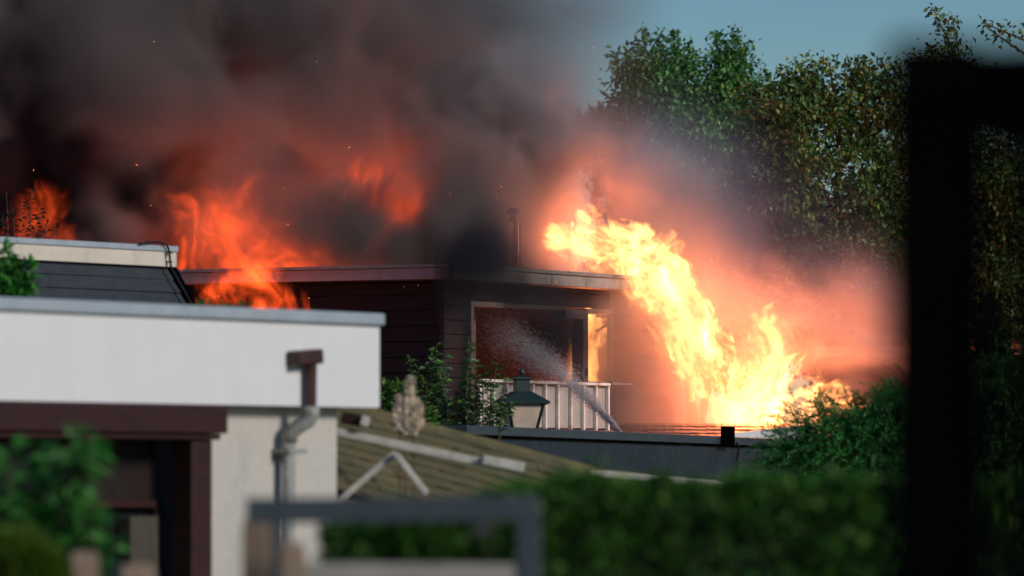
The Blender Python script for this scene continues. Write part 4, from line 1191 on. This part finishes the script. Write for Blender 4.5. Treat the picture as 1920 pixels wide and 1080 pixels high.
# dark smoke: an even bank behind, billows in front of it
g = Grid((-300, 1300), (-190, 560), (59.4, 69.0), .05, .09)
n1 = billow(g, 21, 2.0, 5, warp=1.5); n2 = billow(g, 22, .7, 4, warp=1.2)
bank = blobs(g, [(60, 120, 420, 330, 5, 66.5, 1.3), (420, 130, 330, 300, 4, 66.5, 1.3), (720, 120, 250, 260, 3.2, 66.5, 1.2), (600, 380, 280, 150, 3.0, 66, 1.2), (300, 420, 260, 120, 3, 66, 1.2), (820, 360, 150, 140, 2, 66, 1.0), (950, 60, 150, 180, 1.0, 66.4, 1.0), (1090, 10, 120, 60, .45, 66.4, 1.0)])
front = blobs(g, [(40, 120, 380, 300, 11, 62.8, 1.5), (60, 330, 230, 140, 6, 62.4, 1.3), (420, 60, 240, 160, 4.5, 62.8, 1.3), (330, 270, 190, 150, 4.5, 62.4, 1.2), (690, 200, 170, 130, 4.5, 62.6, 1.2), (850, 340, 80, 110, 4.5, 61.7, .8), (800, 450, 110, 60, 3, 61.2, .6), (870, 440, 50, 90, 4, 61.2, .6),
                  (560, 430, 230, 90, 1.6, 60.7, .5), (700, 400, 120, 110, 1.6, 60.7, .5), (430, 410, 130, 90, 1.4, 60.1, .35), (650, 260, 150, 90, 2.0, 61.5, .7), (870, 120, 110, 130, 1.8, 63, 1.0), (250, 430, 120, 70, 3, 61, .8)])
a = bank * np.clip(.9 + .5 * n1, .4, 2) + 1.5 * front * np.clip(.42 + 1.5 * n1 + 1.0 * n2, 0, 4.5)
a *= sstep(59.4, 60.4, g.y) * sstep(1300, 1200, g.px)
a = hollow(g, a)
a[a < .008] = 0
SOOT = smoke_mat('dark_soot_smoke', (.34, .275, .26), (.64, .7, .71), .0)
tag(volume_object('smoke', a, g, SOOT), 'dense dark smoke column', 'smoke', kind='stuff')
# dark veil drifting in front of the house wall
g = Grid((820, 1130), (360, 720), (55.6, 58.9), .03, .07)
n1 = billow(g, 31, .8, 5, warp=1.3)
a = blobs(g, [(905, 480, 36, 60, 2.6, 57.6, .7), (880, 500, 50, 50, 1.6, 57.6, .6), (940, 555, 75, 60, 3.0, 57.6, .6), (1010, 620, 70, 60, 2.4, 58, .6), (880, 540, 60, 60, 1.0, 57.6, .5), (900, 640, 60, 60, .5, 57.8, .5)]) * 2.2 * np.clip(.6 + 1.2 * n1, 0, 3)
a[a < .01] = 0
VEIL = smoke_mat('blue_grey_smoke', (.07, .075, .085), (.92, .915, .905), .1)
tag(volume_object('smoke', a, g, VEIL), 'blue grey smoke drifting out in front of the door', 'smoke', kind='stuff')
# pale steam round the tall flames
g = Grid((680, 1860), (20, 840), (59.6, 66.4), .042, .085)
n1 = billow(g, 41, 1.1, 5, warp=1.4); n2 = billow(g, 42, .4, 4, warp=1.3)
cover = blobs(g, [(1000, 340, 130, 150, 3.6, 63.5, 1.2), (1110, 350, 70, 80, 2.0, 63.5, .9), (930, 200, 110, 170, 2.6, 63.6, 1.0), (980, 260, 90, 120, 2.0, 62.6, .6), (1060, 430, 120, 90, 2.8, 63.5, 1.0), 
                  (1230, 650, 110, 150, 3.0, 61.7, .45), (1190, 690, 60, 120, 3.4, 60.9, .35), (1210, 750, 110, 70, 2.6, 61.2, .5), (1370, 610, 130, 80, 1.3, 62.2, .6), (1530, 690, 130, 110, 1.7, 62.2, .6), (1480, 600, 130, 50, .7, 62.4, .6), (1620, 660, 110, 80, .7, 61.6, .8), (1580, 560, 160, 70, .35, 63, .9)])
a = 1.35 * cover * np.clip(.5 + 1.3 * n1 + 1.0 * n2, .05, 4)
a += blobs(g, [(1200, 690, 75, 130, 2.6, 61.0, .35), (1275, 740, 60, 90, 3.5, 61.5, .35), (1160, 600, 40, 60, .8, 60.8, .3)]) * np.clip(.85 + .35 * n1, .4, 2)
a *= sstep(59.6, 60.5, g.y) * sstep(66.4, 65.6, g.y) * sstep(690, 800, g.px) * sstep(1850, 1760, g.px) * sstep(30, 120, g.py)
a = hollow(g, a)
a[a < .008] = 0
STEAM = smoke_mat('pale_steam_smoke', (.74, .69, .69), (.26, .3, .3), .15)
tag(volume_object('smoke', a, g, STEAM), 'pale pinkish steam around the tall flames', 'smoke', kind='stuff')

# thin blue grey smoke drifting before the trees, farther back
g = Grid((1020, 1780), (120, 720), (66.2, 69.4), .05, .1)
n1 = billow(g, 51, 1.1, 5, warp=1.3); n2 = billow(g, 52, .45, 4)
a = blobs(g, [(1250, 390, 130, 110, 2.4, 67.7, .8), (1380, 480, 150, 100, 2.2, 67.7, .8), (1330, 580, 170, 90, 2.0, 67.7, .8), (1180, 300, 90, 80, .6, 67.8, .7), (1500, 570, 130, 80, .6, 67.7, .8), (1600, 610, 110, 60, .4, 67.7, .7)]) * np.clip(.75 + .9 * n1 + .4 * n2, .1, 3)
a *= sstep(66.2, 66.8, g.y) * sstep(69.4, 68.8, g.y)
a[a < .008] = 0
HAZE = smoke_mat('blue_grey_drifting_smoke', (.42, .52, .66), (.2, .16, .1), -.2)
tag(volume_object('smoke', a, g, HAZE), 'thin blue grey smoke before the trees', 'smoke', kind='stuff')

# ---------------------------------------------------------------- water jets
WATER = mat('white_water', (.95, .95, .95), .25, .02, 9, spec=.5)
nt = WATER.node_tree; bs = nt.nodes['Principled BSDF']
tl = nt.nodes.new('ShaderNodeBsdfTranslucent'); tl.inputs[0].default_value = (.95, .95, .95, 1)
ms = nt.nodes.new('ShaderNodeMixShader'); ms.inputs[0].default_value = .5
nt.links.new(bs.outputs[0], ms.inputs[1]); nt.links.new(tl.outputs[0], ms.inputs[2]); nt.links.new(ms.outputs[0], nt.nodes['Material Output'].inputs['Surface'])
def streaks(name, P, D, L, Wd):
    """little spindles of water: six faces each"""
    n = len(P); D = unit(D); S = unit(np.cross(D, np.array([.1, 1, .2]))); U = np.cross(S, D)
    L = L[:, None]; Wd = Wd[:, None]
    m = P + D * L * .5
    v = np.stack([P, m + S * Wd, m - S * .5 * Wd + U * .87 * Wd, m - S * .5 * Wd - U * .87 * Wd, P + D * L], 1)
    f = np.array([[0, 2, 1], [0, 3, 2], [0, 1, 3], [4, 1, 2], [4, 2, 3], [4, 3, 1]])
    return tri_mesh(name, v.reshape(-1, 3), (np.arange(n)[:, None, None] * 5 + f[None]).reshape(-1, 3))
def jet(label, pts, n, spread0, spread1, wd, ln, seed, power=1.0):
    rng = np.random.default_rng(seed)
    pts = np.array([W3(*p) for p in pts]); seg = np.linalg.norm(np.diff(pts, axis=0), axis=1); cum = np.concatenate([[0], np.cumsum(seg)]) / seg.sum()
    t = rng.random(n) ** power
    P = np.stack([np.interp(t, cum, pts[:, k]) for k in range(3)], 1)
    D = np.stack([np.interp(np.clip(t + .04, 0, 1), cum, pts[:, k]) - np.interp(np.clip(t - .04, 0, 1), cum, pts[:, k]) for k in range(3)], 1)
    sp_ = spread0 + (spread1 - spread0) * t ** 1.2
    off = rng.normal(size=(n, 3)) * sp_[:, None] * .5
    D = unit(D) + off * .8 + rng.normal(size=(n, 3)) * .05
    L = ln * rng.uniform(.4, 1.5, n); Wd = wd * rng.uniform(.4, 1.2, n) * (1 - .4 * t)
    return tag(link('water_jet', streaks('water_jet', P + off, D, L, Wd), WATER), label, 'water jet', kind='stuff')
jet('white water jet arching up across the balcony battens', [(1168, 815, 56.0), (1118, 762, 56.6), (1060, 707, 57.2), (1000, 662, 57.8), (930, 624, 58.4)], 13000, .012, .26, .002, .05, 91, 1.1)
jet('broad water spray blowing in over the flames from the right', [(1760, 706, 60.0), (1640, 652, 60.3), (1500, 590, 60.6), (1360, 552, 60.9), (1240, 545, 61.2)], 9000, .06, .5, .0013, .05, 92, .7)
g = Grid((900, 1190), (600, 830), (55.8, 58.7), .018, .045)
q, S, T = path_field(g, [[(1170, 817, 4, 56.0), (1118, 762, 6, 56.6), (1060, 707, 12, 57.2), (1000, 664, 22, 57.8), (930, 630, 34, 58.3)]])
a = 3.0 * np.exp(-q * q * 1.4) * np.clip(1 + .5 * billow(g, 95, .25, 3), .2, 2) * sstep(900, 985, g.px)
a[a < .02] = 0
MIST = smoke_mat('water_mist', (.95, .95, .95), (.02, .02, .02), -.45)
tag(volume_object('water_mist', a, g, MIST), 'fine mist along the jet before the door', 'mist', kind='stuff')

g = Grid((1270, 1800), (470, 760), (59.5, 61.6), .03, .06)
q, S, T = path_field(g, [[(1745, 704, 8, 60.0), (1640, 656, 18, 60.2), (1500, 596, 36, 60.5), (1390, 562, 50, 60.7), (1300, 545, 60, 60.8)], [(1640, 665, 16, 60.2), (1520, 650, 40, 60.5), (1420, 660, 60, 60.7)]])
a = np.exp(-q * q * 1.3) * np.clip(1 + .7 * billow(g, 96, .3, 4), .1, 2.5) * 2.0 * (.7 + 1.6 * sstep(1400, 1720, g.px)) * sstep(1275, 1400, g.px)
a[a < .02] = 0
MIST_LIT = smoke_mat('fire_lit_spray_mist', (.96, .96, .96), (.01, .01, .01), .45)
tag(volume_object('water_mist', a, g, MIST_LIT), 'mist of the spray from the right', 'mist', kind='stuff')

# ---------------------------------------------------------------- embers
EMB = bpy.data.materials.new('glowing_ember'); EMB.use_nodes = True
nt = EMB.node_tree; nt.nodes.clear(); e_ = nt.nodes.new('ShaderNodeEmission'); e_.inputs[0].default_value = (1, .22, .04, 1); e_.inputs[1].default_value = 5
nt.links.new(e_.outputs[0], nt.nodes.new('ShaderNodeOutputMaterial').inputs['Surface'])
rng = np.random.default_rng(101)
n = 60
px = np.concatenate([rng.uniform(0, 1150, 40), rng.normal(700, 160, 20)]); py = np.concatenate([rng.uniform(30, 560, 40), rng.normal(400, 80, 20)])
dd = rng.uniform(56.5, 59.0, n)
P = np.array([W3(x, y, k) for x, y, k in zip(px, py, dd)])
D = np.stack([rng.normal(size=n), rng.normal(size=n) * .3, rng.normal(size=n) * .4], 1)
tag(link('embers', streaks('embers', P, D, rng.uniform(.005, .022, n), rng.uniform(.0008, .0022, n)), EMB), 'tiny glowing embers drifting through the smoke', 'embers', kind='stuff')
